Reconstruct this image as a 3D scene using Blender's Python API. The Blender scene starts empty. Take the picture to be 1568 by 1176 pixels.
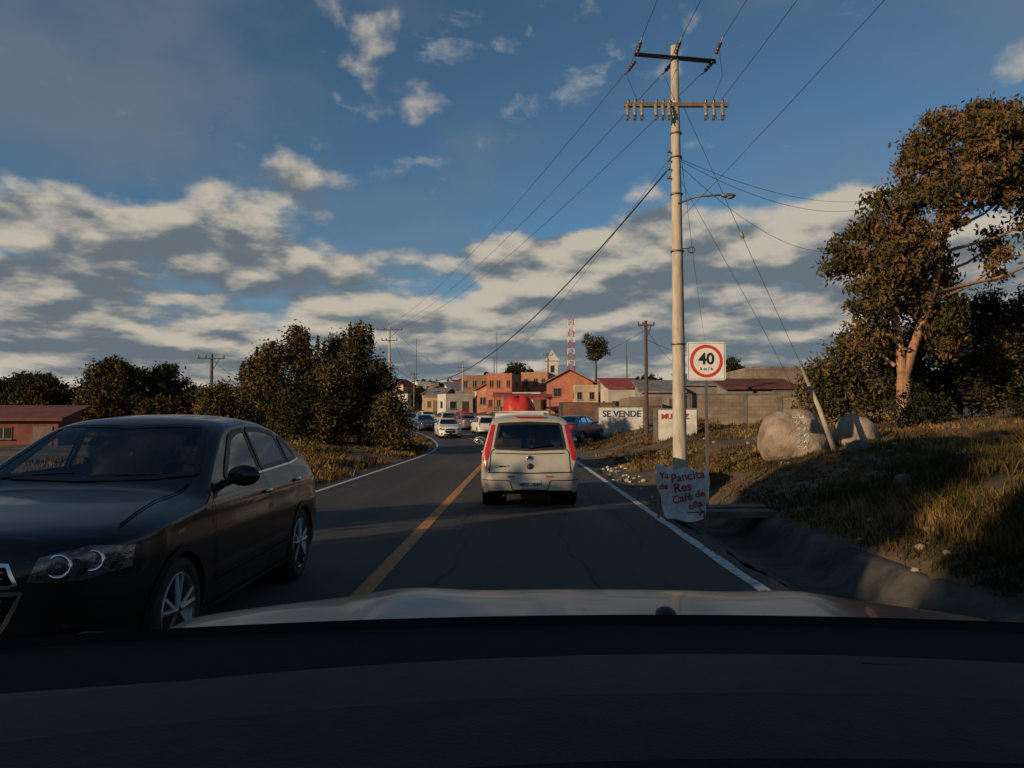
import bpy, bmesh, math, random
import numpy as np
from mathutils import Vector, Matrix, Euler
from mathutils.bvhtree import BVHTree
R=math.radians
scene=bpy.context.scene
scene.view_settings.view_transform='Standard'
scene.view_settings.look='None'
scene.view_settings.exposure=0
random.seed(5)
SUN_AZ=R(232)   # compass bearing of the sun, clockwise from +Y
SUN_EL=R(14)

# ------------------------------------------------------------------ materials
def mat(name,c1,c2=None,scale=4.0,rough=.7,metal=0.0,bump=0.0,coat=0.0,spec=.5,detail=4,bscale=None,lo=.35,hi=.65,coord='Object',stretch=None,bd=.03):
    m=bpy.data.materials.new(name); m.use_nodes=True
    nt=m.node_tree; b=nt.nodes['Principled BSDF']
    b.inputs['Roughness'].default_value=rough
    b.inputs['Metallic'].default_value=metal
    b.inputs['Specular IOR Level'].default_value=spec
    b.inputs['Coat Weight'].default_value=coat
    b.inputs['Coat Roughness'].default_value=.04
    b.inputs['Base Color'].default_value=(*c1,1)
    if c2 is not None or bump:
        tc=nt.nodes.new('ShaderNodeTexCoord')
        src=tc.outputs[coord]
        if stretch:
            mp=nt.nodes.new('ShaderNodeMapping'); mp.inputs['Scale'].default_value=stretch
            nt.links.new(src,mp.inputs[0]); src=mp.outputs[0]
        n=nt.nodes.new('ShaderNodeTexNoise'); n.inputs['Scale'].default_value=scale; n.inputs['Detail'].default_value=detail
        n.inputs['Roughness'].default_value=.62
        nt.links.new(src,n.inputs['Vector'])
    if c2 is not None:
        r=nt.nodes.new('ShaderNodeValToRGB')
        r.color_ramp.elements[0].position=lo; r.color_ramp.elements[1].position=hi
        r.color_ramp.elements[0].color=(*c1,1); r.color_ramp.elements[1].color=(*c2,1)
        nt.links.new(n.outputs['Fac'],r.inputs[0]); nt.links.new(r.outputs[0],b.inputs['Base Color'])
    if bump:
        n2=nt.nodes.new('ShaderNodeTexNoise'); n2.inputs['Scale'].default_value=bscale or scale*4; n2.inputs['Detail'].default_value=5
        nt.links.new(src,n2.inputs['Vector'])
        bp=nt.nodes.new('ShaderNodeBump'); bp.inputs['Strength'].default_value=bump; bp.inputs['Distance'].default_value=bd
        nt.links.new(n2.outputs['Fac'],bp.inputs['Height']); nt.links.new(bp.outputs[0],b.inputs['Normal'])
    return m
def leafmat(name,c1,c2,scale,lo=.36,hi=.62):
    m=bpy.data.materials.new(name); m.use_nodes=True; nt=m.node_tree
    for n in list(nt.nodes):
        if n.type!='OUTPUT_MATERIAL': nt.nodes.remove(n)
    out=nt.nodes['Material Output']; d=nt.nodes.new('ShaderNodeBsdfDiffuse')
    tc=nt.nodes.new('ShaderNodeTexCoord'); n=nt.nodes.new('ShaderNodeTexNoise'); n.inputs['Scale'].default_value=scale; n.inputs['Detail'].default_value=3
    r=nt.nodes.new('ShaderNodeValToRGB'); r.color_ramp.elements[0].position=lo; r.color_ramp.elements[1].position=hi
    r.color_ramp.elements[0].color=(*c1,1); r.color_ramp.elements[1].color=(*c2,1)
    nt.links.new(tc.outputs['Object'],n.inputs[0]); nt.links.new(n.outputs['Fac'],r.inputs[0]); nt.links.new(r.outputs[0],d.inputs[0]); nt.links.new(d.outputs[0],out.inputs[0])
    return m

def glass(name,tint,extra=.04):
    m=bpy.data.materials.new(name); m.use_nodes=True; nt=m.node_tree
    for n in list(nt.nodes):
        if n.type!='OUTPUT_MATERIAL': nt.nodes.remove(n)
    out=nt.nodes['Material Output']
    t=nt.nodes.new('ShaderNodeBsdfTransparent'); t.inputs[0].default_value=(*tint,1)
    g=nt.nodes.new('ShaderNodeBsdfGlossy'); g.inputs['Roughness'].default_value=.02; g.inputs[0].default_value=(.9,.93,1,1)
    f=nt.nodes.new('ShaderNodeFresnel'); f.inputs[0].default_value=1.5
    a=nt.nodes.new('ShaderNodeMath'); a.operation='ADD'; a.inputs[1].default_value=extra
    mx=nt.nodes.new('ShaderNodeMixShader')
    nt.links.new(f.outputs[0],a.inputs[0]); nt.links.new(a.outputs[0],mx.inputs[0])
    nt.links.new(t.outputs[0],mx.inputs[1]); nt.links.new(g.outputs[0],mx.inputs[2]); nt.links.new(mx.outputs[0],out.inputs[0])
    return m

M={}
M['black_paint']=mat('black_paint',(.004,.004,.0045),(.007,.0065,.007),2,.35,0,coat=.45,spec=.3)
M['silver_paint']=mat('silver_paint',(.40,.38,.32),(.48,.455,.385),3,.42,.25,coat=.3)
M['white_paint']=mat('white_paint',(.60,.60,.58),(.68,.68,.66),3,.35,0,coat=.5)
M['blue_paint']=mat('blue_paint',(.02,.05,.12),(.03,.06,.14),3,.3,.2,coat=.6)
M['grey_paint']=mat('grey_paint',(.12,.12,.13),(.15,.15,.16),3,.3,.3,coat=.6)
M['own_paint']=mat('own_paint',(.030,.030,.031),(.05,.05,.05),7,.30,.3,coat=.22,bump=.16,bscale=3.5,bd=.02,stretch=(1,2.2,1))
M['red_paint']=mat('red_paint',(.38,.02,.02),(.48,.03,.02),5,.55,0,bump=.3,bscale=6)
M['rubber']=mat('rubber',(.012,.012,.012),(.022,.021,.02),9,.8,bump=.2)
M['trim']=mat('trim',(.012,.012,.013),(.018,.018,.019),9,.5)
M['interior']=mat('interior',(.018,.017,.017),(.03,.028,.027),6,.8)
M['rim']=mat('rim',(.26,.26,.27),(.33,.33,.33),8,.38,.85)
M['chrome']=mat('chrome',(.55,.55,.56),(.6,.6,.6),8,.15,1.0)
M['headlight']=mat('headlight',(.03,.032,.035),(.24,.24,.23),12,.10,.5,coat=1.0,bump=.2,bscale=22,lo=.40,hi=.66)
M['reflector']=mat('reflector',(.6,.6,.6),(.75,.75,.74),12,.10,1.0)
M['taillight']=mat('taillight',(.40,.01,.008),(.50,.02,.015),10,.2,0,coat=.8)
M['amber']=mat('amber',(.55,.30,.18),(.62,.40,.26),10,.2,0,coat=.8)
M['plate']=mat('plate',(.62,.62,.60),(.68,.68,.66),20,.4)
M['glass_dark']=glass('glass_dark',(.30,.32,.32),.05)
M['glass_mid']=glass('glass_mid',(.62,.64,.62),.02)
M['glass_clear']=glass('glass_clear',(.86,.88,.86),.0)
M['concrete_pole']=mat('concrete_pole',(.30,.265,.21),(.46,.41,.33),5,.85,bump=.15,stretch=(3,3,.5))
M['concrete']=mat('concrete',(.075,.07,.062),(.15,.14,.125),3,.9,bump=.5,bscale=14)
M['steel']=mat('steel',(.14,.13,.12),(.22,.2,.18),8,.5,.6)
M['wood']=mat('wood',(.10,.07,.045),(.2,.15,.1),5,.8,bump=.3,stretch=(6,6,.6))
M['darkwood']=mat('darkwood',(.05,.04,.03),(.1,.08,.06),5,.8,bump=.3,stretch=(6,6,.6))
M['porcelain']=mat('porcelain',(.08,.045,.035),(.13,.075,.055),10,.3)
M['porcelain_grey']=mat('porcelain_grey',(.15,.13,.11),(.24,.21,.18),10,.4)
M['wire']=mat('wire',(.02,.02,.021),(.03,.03,.03),5,.7)
M['sign_white']=mat('sign_white',(.62,.62,.60),(.72,.72,.70),4,.5)
M['sign_red']=mat('sign_red',(.50,.03,.02),(.56,.05,.03),5,.5)
M['sign_black']=mat('sign_black',(.012,.012,.012),None,5,.5)
M['cloth']=mat('cloth',(.48,.49,.49),(.74,.74,.72),6,.85,bump=.5,bscale=7)
M['ink_red']=mat('ink_red',(.30,.02,.03),(.44,.04,.045),20,.7)
M['ink_black']=mat('ink_black',(.03,.03,.04),None,20,.7)
M['boulder']=mat('boulder',(.15,.115,.09),(.36,.285,.225),1.8,.95,bump=.9,bscale=6,detail=8,bd=.05)
M['scribble']=mat('scribble',(.45,.45,.43),(.6,.6,.58),9,.8)
M['bark']=mat('bark',(.20,.10,.06),(.42,.23,.13),4,.9,bump=.5,stretch=(4,4,.7))
M['bark_dark']=mat('bark_dark',(.05,.038,.03),(.10,.075,.055),4,.9,bump=.5,stretch=(4,4,.7))
M['leaf_euc']=leafmat('leaf_euc',(.045,.044,.018),(.165,.098,.042),.9)
M['leaf_euc2']=leafmat('leaf_euc2',(.026,.034,.015),(.075,.062,.027),1.2)
M['leaf_con']=leafmat('leaf_con',(.045,.042,.017),(.150,.105,.042),.7)
M['leaf_con2']=leafmat('leaf_con2',(.020,.027,.015),(.058,.054,.024),.8)
M['leaf_dark']=leafmat('leaf_dark',(.013,.018,.011),(.036,.036,.019),.6)
M['leaf_rust']=leafmat('leaf_rust',(.05,.03,.016),(.12,.062,.03),.8)
M['grass_dry']=leafmat('grass_dry',(.11,.070,.028),(.30,.185,.075),.5)
M['grass_brown']=leafmat('grass_brown',(.045,.032,.017),(.14,.083,.038),.5)
M['grass_green']=leafmat('grass_green',(.026,.032,.012),(.085,.072,.026),.5)
M['yellow_line']=mat('yellow_line',(.14,.075,.03),(.42,.185,.035),9,.75,lo=.30,hi=.46,bump=.2)
M['white_line']=mat('white_line',(.12,.12,.115),(.56,.56,.54),9,.75,lo=.36,hi=.50,bump=.2,detail=8)
M['skin']=mat('skin',(.34,.19,.12),(.40,.23,.15),8,.55)
M['hair']=mat('hair',(.012,.01,.008),(.02,.016,.012),30,.6)
M['shirt']=mat('shirt',(.10,.10,.13),(.14,.13,.16),8,.9)
M['shirt2']=mat('shirt2',(.35,.32,.28),(.42,.38,.33),8,.9)
M['dash']=mat('dash',(.018,.018,.021),(.026,.026,.030),40,.7,bump=.10,bscale=300,spec=.3)
M['dash_dark']=mat('dash_dark',(.004,.004,.005),(.006,.006,.007),30,.8,spec=.15)
M['dash_edge']=mat('dash_edge',(.10,.10,.11),(.14,.14,.15),30,.35,spec=.5)
M['window']=mat('window',(.012,.013,.016),(.03,.03,.035),2,.15)
M['door']=mat('door',(.08,.05,.035),(.12,.08,.05),3,.6)
M['roof_red']=mat('roof_red',(.20,.035,.028),(.33,.06,.045),1.5,.75,bump=.2)
M['roof_dullred']=mat('roof_dullred',(.08,.025,.02),(.14,.04,.032),1.5,.8,bump=.2)
M['wall_dullred']=mat('wall_dullred',(.11,.035,.028),(.17,.06,.045),1.5,.9,bump=.2)
M['roof_tile']=mat('roof_tile',(.16,.085,.055),(.30,.16,.10),2,.85,bump=.4)
M['roof_grey']=mat('roof_grey',(.11,.11,.11),(.22,.21,.2),1.3,.7)
M['tower_red']=mat('tower_red',(.42,.05,.03),None,3,.6)
M['tower_white']=mat('tower_white',(.6,.6,.6),None,3,.6)
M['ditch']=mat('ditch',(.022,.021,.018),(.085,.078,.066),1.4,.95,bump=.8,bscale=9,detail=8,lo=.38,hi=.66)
M['litter']=mat('litter',(.4,.4,.4),(.6,.6,.6),5,.6)

def brick_mat(name,c1,c2,mortar,scale=1.0):
    m=mat(name,c1,c2,2,.9); nt=m.node_tree; b=nt.nodes['Principled BSDF']
    tc=nt.nodes.new('ShaderNodeTexCoord'); mp=nt.nodes.new('ShaderNodeMapping'); mp.inputs['Rotation'].default_value=(R(90),0,0)
    br=nt.nodes.new('ShaderNodeTexBrick'); br.inputs['Scale'].default_value=scale
    br.inputs['Color1'].default_value=(*c1,1); br.inputs['Color2'].default_value=(*c2,1); br.inputs['Mortar'].default_value=(*mortar,1)
    br.inputs['Brick Width'].default_value=.4; br.inputs['Row Height'].default_value=.2; br.inputs['Mortar Size'].default_value=.012
    nt.links.new(tc.outputs['Object'],mp.inputs[0]); nt.links.new(mp.outputs[0],br.inputs[0])
    n=nt.nodes.new('ShaderNodeTexNoise'); n.inputs['Scale'].default_value=.9; n.inputs['Detail'].default_value=6
    nt.links.new(tc.outputs['Object'],n.inputs[0])
    mx=nt.nodes.new('ShaderNodeMix'); mx.data_type='RGBA'; mx.blend_type='MULTIPLY'; mx.inputs[0].default_value=.8
    rp=nt.nodes.new('ShaderNodeValToRGB'); rp.color_ramp.elements[0].position=.3; rp.color_ramp.elements[1].position=.7
    rp.color_ramp.elements[0].color=(.42,.38,.34,1); rp.color_ramp.elements[1].color=(1.1,1.08,1.05,1)
    nt.links.new(n.outputs['Fac'],rp.inputs[0])
    nt.links.new(br.outputs['Color'],mx.inputs[6]); nt.links.new(rp.outputs[0],mx.inputs[7]); nt.links.new(mx.outputs[2],b.inputs['Base Color'])
    return m
M['block']=brick_mat('block',(.20,.165,.13),(.26,.215,.17),(.15,.13,.115))
M['brick']=brick_mat('brick',(.24,.12,.08),(.30,.16,.11),(.24,.2,.17))
wallcols=[(.38,.30,.22),(.40,.2,.13),(.46,.42,.37),(.25,.235,.215),(.46,.30,.18),(.40,.15,.10),(.20,.19,.18),(.46,.36,.25),(.24,.30,.30),(.54,.52,.48)]
WALLS=[mat('plaster_%d'%i,tuple(v*.65 for v in c),tuple(v*1.1 for v in c),.7,.92,bump=.2,detail=7) for i,c in enumerate(wallcols)]+[M['block'],M['brick']]

# ------------------------------------------------------------------ mesh builder
class MB:
    def __init__(s): s.v=[];s.f=[];s.m=[];s.s=[];s.mats=[];s.n=0
    def mi(s,m):
        if isinstance(m,str): m=M[m]
        if m not in s.mats: s.mats.append(m)
        return s.mats.index(m)
    def add(s,vs,fs,m,smooth=False):
        i=s.mi(m); o=s.n
        vs=[tuple(map(float,v)) for v in vs]
        s.v+=vs; s.n+=len(vs)
        s.f+=[[k+o for k in f] for f in fs]; s.m+=[i]*len(fs); s.s+=[smooth]*len(fs)
    def addnp(s,V,F,m,smooth=False):
        i=s.mi(m); o=s.n; s.v+=V.tolist(); s.n+=len(V); s.f+=(F+o).tolist(); s.m+=[i]*len(F); s.s+=[smooth]*len(F)
    def box(s,c,d,m,rz=0,rx=0,ry=0,smooth=False):
        mt=Matrix.Translation(Vector(c))@Euler((rx,ry,rz)).to_matrix().to_4x4()
        vs=[mt@Vector((x*d[0]/2,y*d[1]/2,z*d[2]/2)) for x in(-1,1) for y in(-1,1) for z in(-1,1)]
        s.add(vs,[(0,1,3,2),(4,6,7,5),(0,4,5,1),(2,3,7,6),(0,2,6,4),(1,5,7,3)],m,smooth)
    def tube(s,pts,rad,m,n=8,smooth=True,cap=True):
        pts=[Vector(p) for p in pts]
        if not hasattr(rad,'__len__'): rad=[rad]*len(pts)
        vs=[];fs=[]
        up=Vector((0,0,1))
        for i,p in enumerate(pts):
            d=(pts[min(i+1,len(pts)-1)]-pts[max(i-1,0)]).normalized()
            a=d.cross(up)
            if a.length<.05: a=d.cross(Vector((1,0,0)))
            a.normalize(); b=d.cross(a)
            for k in range(n):
                t=2*math.pi*k/n
                vs.append(p+a*math.cos(t)*rad[i]+b*math.sin(t)*rad[i])
        for i in range(len(pts)-1):
            for k in range(n):
                fs.append((i*n+k,i*n+(k+1)%n,(i+1)*n+(k+1)%n,(i+1)*n+k))
        if cap: fs.append(tuple(range(n))); fs.append(tuple((len(pts)-1)*n+k for k in range(n)))
        s.add(vs,fs,m,smooth)
    def lathe(s,c,axis,prof,m,n=24,smooth=True):
        ax=Vector(axis).normalized(); a=ax.orthogonal().normalized(); b=ax.cross(a); c=Vector(c)
        vs=[];fs=[]
        for (h,r) in prof:
            for k in range(n):
                t=2*math.pi*k/n; vs.append(c+ax*h+a*math.cos(t)*r+b*math.sin(t)*r)
        for i in range(len(prof)-1):
            for k in range(n):
                fs.append((i*n+k,i*n+(k+1)%n,(i+1)*n+(k+1)%n,(i+1)*n+k))
        s.add(vs,fs,m,smooth)
    def ell(s,c,r,m,n=12,rz=0):
        vs=[];fs=[];c=Vector(c);k2=n//2+1
        ro=Euler((0,0,rz)).to_matrix()
        for i in range(k2+1):
            t=math.pi*i/k2
            for k in range(n):
                p=2*math.pi*k/n
                vs.append(c+ro@Vector((math.sin(t)*math.cos(p)*r[0],math.sin(t)*math.sin(p)*r[1],math.cos(t)*r[2])))
        for i in range(k2):
            for k in range(n): fs.append((i*n+k,i*n+(k+1)%n,(i+1)*n+(k+1)%n,(i+1)*n+k))
        s.add(vs,fs,m,True)
    def build(s,name,loc=(0,0,0),rz=0,parent=None):
        me=bpy.data.meshes.new(name); me.from_pydata(s.v,[],s.f)
        for m in s.mats: me.materials.append(m)
        me.polygons.foreach_set('material_index',s.m); me.polygons.foreach_set('use_smooth',s.s)
        me.update()
        o=bpy.data.objects.new(name,me); scene.collection.objects.link(o)
        o.location=loc; o.rotation_euler=(0,0,rz)
        if parent: o.parent=parent
        return o

def text(name,body,size,m,loc,rot,parent=None,off=0.0,deform=None,extr=.002):
    cu=bpy.data.curves.new(name,'FONT'); cu.body=body; cu.size=size; cu.align_x='CENTER'; cu.align_y='CENTER'
    cu.offset=off; cu.extrude=extr
    o=bpy.data.objects.new(name+'_tmp',cu); scene.collection.objects.link(o)
    bpy.context.view_layer.update()
    me=bpy.data.meshes.new_from_object(o.evaluated_get(bpy.context.evaluated_depsgraph_get()))
    bpy.data.objects.remove(o)
    mt=Matrix.Translation(loc)@Euler(rot).to_matrix().to_4x4()
    me.transform(mt)
    if deform:
        for v in me.vertices: v.co=deform(v.co)
    me.materials.clear(); me.materials.append(M[m])
    ob=bpy.data.objects.new(name,me); scene.collection.objects.link(ob)
    if parent: ob.parent=parent
    return ob

# ------------------------------------------------------------------ terrain functions
def cx(y):
    y=np.asarray(y,float)
    t=np.clip(y-33,0,77)
    return -1.35+.012*y-.0035*t*t-.539*np.clip(y-110,0,None)
def xr(y): return cx(y)+3.45
def xl(y): return cx(y)-3.0
def hh(y):
    y=np.asarray(y,float)
    sp=lambda a:6*np.logaddexp(0,a/6)
    return .034*(sp(y-54)-sp(y-230))
RD=[0,.25,.5,.95,1.45,1.75,2.1,2.9,4.2,7,12,25,60,400]
RZ=[-.05,-.07,-.16,-.42,-.42,-.08,.10,.42,.80,1.15,1.6,1.9,2.0,2.0]
RZ2=[-.05,-.05,-.06,-.05,0,.06,.14,.36,.72,1.1,1.5,1.8,2.0,2.0]
LD=[0,.3,.8,2,4,8,20,400]
LZ=[-.05,-.04,.02,.20,.32,.38,.42,.42]
def gz(x,y):
    x=np.asarray(x,float); y=np.asarray(y,float)
    d=x-xr(y); e=xl(y)-x
    k=np.clip((y-15)/6,0,1)
    zr=np.interp(d,RD,RZ)*(1-k)+np.interp(d,RD,RZ2)*k
    zl=np.interp(e,LD,LZ)
    z=np.where(d>0,zr,np.where(e>0,zl,-.05))
    a=np.clip((np.maximum(d-1.8,e-.4))/2,0,1)
    und=.09*np.sin(x*1.3+y*.5)*np.sin(y*.9-x*.3)+.06*np.sin(x*2.9+1)*np.sin(y*2.3+x)+.03*np.sin(x*7+y*3)*np.sin(y*6.1)
    return z+a*und+hh(y)
def g1(x,y): return float(gz(x,y))

# ground
xs=np.concatenate([[-4000,-1500,-600,-300,-180,-120,-80,-60,-45],np.arange(-36,-10,1.0),np.arange(-10,-4,.3),np.arange(-4,2,.5),np.arange(2,11,.12),np.arange(11,30,.6),[32,36,42,50,65,90,130,200,400,1000,4000]])
ys=np.concatenate([[-800,-200,-80],np.arange(-40,2,2.0),np.arange(2,30,.22),np.arange(30,60,.8),np.arange(60,130,2.5),np.arange(130,300,12),[320,400,600,1000,2000,5000]])
X,Y=np.meshgrid(xs,ys); Z=gz(X,Y)
V=np.stack([X,Y,Z],-1).reshape(-1,3)
nx,ny=len(xs),len(ys)
idx=np.arange(nx*ny).reshape(ny,nx)
F=np.stack([idx[:-1,:-1],idx[:-1,1:],idx[1:,1:],idx[1:,:-1]],-1).reshape(-1,4)
gm=mat('soil_grass',(.030,.027,.014),(.125,.082,.042),.55,.95,bump=.7,bscale=5,detail=8,lo=.38,hi=.62)
mb=MB(); mb.addnp(V,F,gm,True); ground=mb.build('ground')

# road
am=mat('asphalt',(.022,.022,.023),(.056,.054,.050),.7,.80,bump=.35,bscale=55,detail=9,lo=.32,hi=.68,stretch=(2.4,.16,1),spec=.4)
def strip(mb,f0,f1,y0,y1,dy,dz,m,cross=2):
    ysr=np.arange(y0,y1+dy*.5,dy); vs=[];fs=[]
    for y in ysr:
        a=float(f0(y));b=float(f1(y));h=float(hh(y))
        for k in range(cross+1): vs.append((a+(b-a)*k/cross,y,h+dz))
    c=cross+1
    for i in range(len(ysr)-1):
        for k in range(cross): fs.append((i*c+k,i*c+k+1,(i+1)*c+k+1,(i+1)*c+k))
    mb.add(vs,fs,m,True)
mb=MB(); 
strip(mb,lambda y:xl(y)-.25-.06*math.sin(y*1.7)-.04*math.sin(y*4.1),lambda y:xr(y)+.22+.05*math.sin(y*2.1)+.03*math.sin(y*5.3),-40,300,.5,0,am,8)
strip(mb,lambda y:cx(y)-.09,lambda y:cx(y)+.07,-40,300,.5,.004,'yellow_line')
strip(mb,lambda y:xr(y)-.06-.008*math.sin(y*3.3),lambda y:xr(y)+.06+.008*math.sin(y*4.7),-40,300,.25,.004,'white_line')
strip(mb,lambda y:xl(y)-.05,lambda y:xl(y)+.05,-40,300,.5,.004,'white_line')
pm=mat('asphalt_patch',(.014,.014,.014),(.026,.025,.024),2,.85,bump=.3,bscale=50)
for (o,w_,y0,y1,ph) in((.55,.04,5,34,0),(1.95,.03,6,30,2),(2.75,.03,9,26,4)):
    strip(mb,lambda y:cx(y)+o+.10*math.sin(y*.9+ph)+.03*math.sin(y*4.1),lambda y:cx(y)+o+w_+.10*math.sin(y*.9+ph)+.03*math.sin(y*4.1+.3),y0,y1,.2,.003,pm)
strip(mb,lambda y:cx(y)+1.9+.05*math.sin(y*3),lambda y:cx(y)+2.6+.07*math.sin(y*2.4),17,21,.4,.0035,pm)
mb.build('road')

# concrete ditch lining
mb=MB()
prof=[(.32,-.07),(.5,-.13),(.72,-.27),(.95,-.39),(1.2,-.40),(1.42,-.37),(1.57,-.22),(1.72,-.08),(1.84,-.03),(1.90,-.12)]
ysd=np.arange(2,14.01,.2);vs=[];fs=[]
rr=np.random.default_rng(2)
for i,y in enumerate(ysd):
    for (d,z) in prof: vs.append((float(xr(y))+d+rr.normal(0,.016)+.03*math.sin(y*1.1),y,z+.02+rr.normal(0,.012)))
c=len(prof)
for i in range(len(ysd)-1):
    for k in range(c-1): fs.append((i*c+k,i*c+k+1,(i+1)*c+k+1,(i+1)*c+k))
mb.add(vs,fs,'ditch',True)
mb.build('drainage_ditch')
mb=MB()
mb.box((4.35,12.75,.0),(3.2,.42,.10),'concrete',rz=R(4))
mb.box((4.6,13.35,.02),(2.9,.4,.10),'concrete',rz=R(7))
mb.build('ditch_crossing_slab')

rng=np.random.default_rng(7)
def rock(mb,c,r,m,seed,n=14,amp=1.0,sq=2.8,slant=0.0):
    rg=np.random.default_rng(seed); ph=rg.uniform(0,6,8)
    vs=[];fs=[]; k2=n//2
    for i in range(k2+1):
        t=math.pi*i/k2
        for k in range(n):
            p=2*math.pi*k/n
            d=Vector((math.sin(t)*math.cos(p),math.sin(t)*math.sin(p),math.cos(t)))
            s=1+amp*(.07*math.sin(2.3*d.x+ph[0]+2*d.y)+.045*math.sin(4*d.z+ph[1]+3*d.x)+.03*math.sin(8*d.y+ph[2]+6*d.z)+.02*math.sin(13*d.x+9*d.z+ph[3]))
            q=(abs(d.x)**sq+abs(d.y)**sq+abs(d.z)**sq)**(-1/sq)
            s*=q*.95
            zz=d.z*r[2]*s
            vs.append((c[0]+d.x*r[0]*s*(1-.28*max(0,d.z)),c[1]+d.y*r[1]*s,c[2]+zz+slant*d.x*r[0]*max(0,d.z)))
    for i in range(k2):
        for k in range(n): fs.append((i*n+k,i*n+(k+1)%n,(i+1)*n+(k+1)%n,(i+1)*n+k))
    mb.add(vs,fs,m,True)
mb=MB()
for i in range(190):
    y=rng.uniform(5,30); x=float(xr(y))+rng.choice([rng.uniform(.3,2.2),rng.uniform(2,7)])
    r=rng.uniform(.012,.05)*(1+.5*(y>15))
    rock(mb,(x,y,g1(x,y)+r*.5),(r*1.2,r,r*.7),'boulder' if rng.random()<.6 else 'concrete',i,8,2)
for (x,y,r) in [(7.0,15.8,.2),(5.6,11.2,.15),(6.6,11.5,.12),(5.0,9.5,.10),(7.2,10.0,.15),(5.4,8.6,.09)]:
    rock(mb,(x,y,g1(x,y)+r*.3),(r*1.2,r,r*.7),'concrete',int(x*10),14,2)
mb.build('scattered_stones')
mb=MB()
for i in range(26):
    y=rng.uniform(16,27); x=float(xr(y))+abs(rng.normal(.9,.3)); z=g1(x,y)+.03
    s=rng.uniform(.03,.09); mb.box((x,y,z),(s,s*.8,s*.4),'litter',rz=rng.uniform(0,3),rx=rng.uniform(-1,1))
mb.build('litter')

# boulders
mb=MB()
rock(mb,(6.40,18.1,1.12),(.80,.6,.66),'boulder',3,56,1.0,2.7,.06)
bv=BVHTree.FromPolygons([Vector(v) for v in mb.v],mb.f)
random.seed(11)
for row in range(6):
    z=1.60-row*.14
    x=6.40
    for k in range(2):
        p=[];xx=x+k*.15-.02
        for t in range(8):
            px_=xx+.05*math.cos(t*1.3+k*2+row)+.012*t; pz=z+.045*math.sin(t*1.7+k*2+row*1.3)
            hit=bv.ray_cast(Vector((px_,15,pz)),Vector((0,1,0)))
            if hit[0] is not None: p.append(hit[0]+Vector((0,-.004,0)))
        if len(p)>2: mb.tube(p,.009,'scribble',5)
mb.build('boulder')
mb=MB(); rock(mb,(7.98,18.3,1.15),(.50,.46,.54),'boulder',5,44,.7,2.9,-.04); mb.build('boulder')

# ------------------------------------------------------------------ foliage
def leaves(mb,C,size,m,rg,el=1.0,droop=0.0):
    N=len(C)
    a=rg.normal(size=(N,3)); 
    if droop: a[:,2]-=droop; 
    a/=np.linalg.norm(a,axis=1)[:,None]
    b=rg.normal(size=(N,3)); b=np.cross(a,b); b/=np.linalg.norm(b,axis=1)[:,None]
    s=size*rg.uniform(.6,1.4,size=(N,1))
    V=np.stack([C-a*s*el,C+b*s*.5,C+a*s*el,C-b*s*.5],1).reshape(-1,3)
    F=np.arange(N*4).reshape(N,4)
    mb.addnp(V,F,m)
def crown(mb,blobs,dens,lpc,cr,size,mats,rg,el=1.0,droop=0,inner=.45):
    for (c,r) in blobs:
        r=np.array(r); c=np.array(c)
        nc=max(4,int(dens*(r[0]*r[1]*r[2])**(2/3)))
        d=rg.normal(size=(nc,3)); d/=np.linalg.norm(d,axis=1)[:,None]
        rad=rg.uniform(inner,1.05,size=(nc,1))**.6
        P=c+d*r*rad
        for mi_,m in enumerate(mats):
            sel=P[mi_::len(mats)]
            if len(sel)==0: continue
            k=rg.uniform(.6,1.3,size=(len(sel),1,1))
            L=sel[:,None,:]+rg.normal(size=(len(sel),lpc,3))*cr*.5*k*np.array([1,1,.75])
            leaves(mb,L.reshape(-1,3),size,m,rg,el,droop)

# eucalyptus
rg=np.random.default_rng(21)
bl=[(3.4,11.2,.8,.7),(4.1,10.9,.8,.8),(2.1,10.2,1.35,1.2),(3.2,9.7,1.2,1.2),(1.15,9.2,1.0,.95),(4.6,9.6,1.3,1.4),(-.33,7.5,1.1,.9),(.75,7.3,1.0,1.0),(-.8,6.4,1.1,1.0),(-1.95,5.9,.65,.7),(-.4,5.6,1.0,.9),
(.5,5.9,1.15,1.05),(1.4,5.6,1.0,1.15),(-1.5,4.3,.85,.8),(.15,4.5,1.2,.85),(1.55,4.1,.85,.95),(2.0,8.3,1.1,.7),(3.75,8.2,.75,.7),(4.0,6.6,.45,.6),(3.4,5.6,.4,.65),(5.2,7.4,.95,1.05),(-1,3.0,.9,.65),(1.3,2.9,.8,.7),(5.8,8.8,1.1,1.3),(5.4,5.9,.75,.85)]
base=np.array([14.0,28.0,g1(14,28)])
mb=MB()
blobs=[]
for (x,z,rx,rz) in bl:
    yo=rg.uniform(-1.1,1.1)*min(1,z/6)
    blobs.append((base+np.array([x,yo,z]),(rx,rx*1.05,rz)))
crown(mb,blobs,66,30,.38,.085,['leaf_euc','leaf_euc','leaf_euc2'],rg,1.2,.9)
B=Vector(base)
fork=B+Vector((.0,0,1.5))
mb.tube([B+Vector((.05,0,-.2)),B+Vector((0,0,.6)),fork],[.30,.25,.22],'bark',12)
f2=B+Vector((-.35,-.1,4.0)); mb.tube([fork,B+Vector((-.1,0,2.6)),f2,B+Vector((-.6,0,6.2)),B+Vector((-.3,0,7.6))],[.19,.16,.12,.08,.04],'bark',10)
f3=B+Vector((.55,-.1,3.2)); mb.tube([fork,B+Vector((.3,0,2.4)),f3,B+Vector((1.1,-.2,4.8)),B+Vector((1.5,-.2,6.6)),B+Vector((2.2,0,8.4)),B+Vector((2.8,0,10.0))],[.19,.17,.15,.13,.11,.08,.04],'bark',10)
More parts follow.
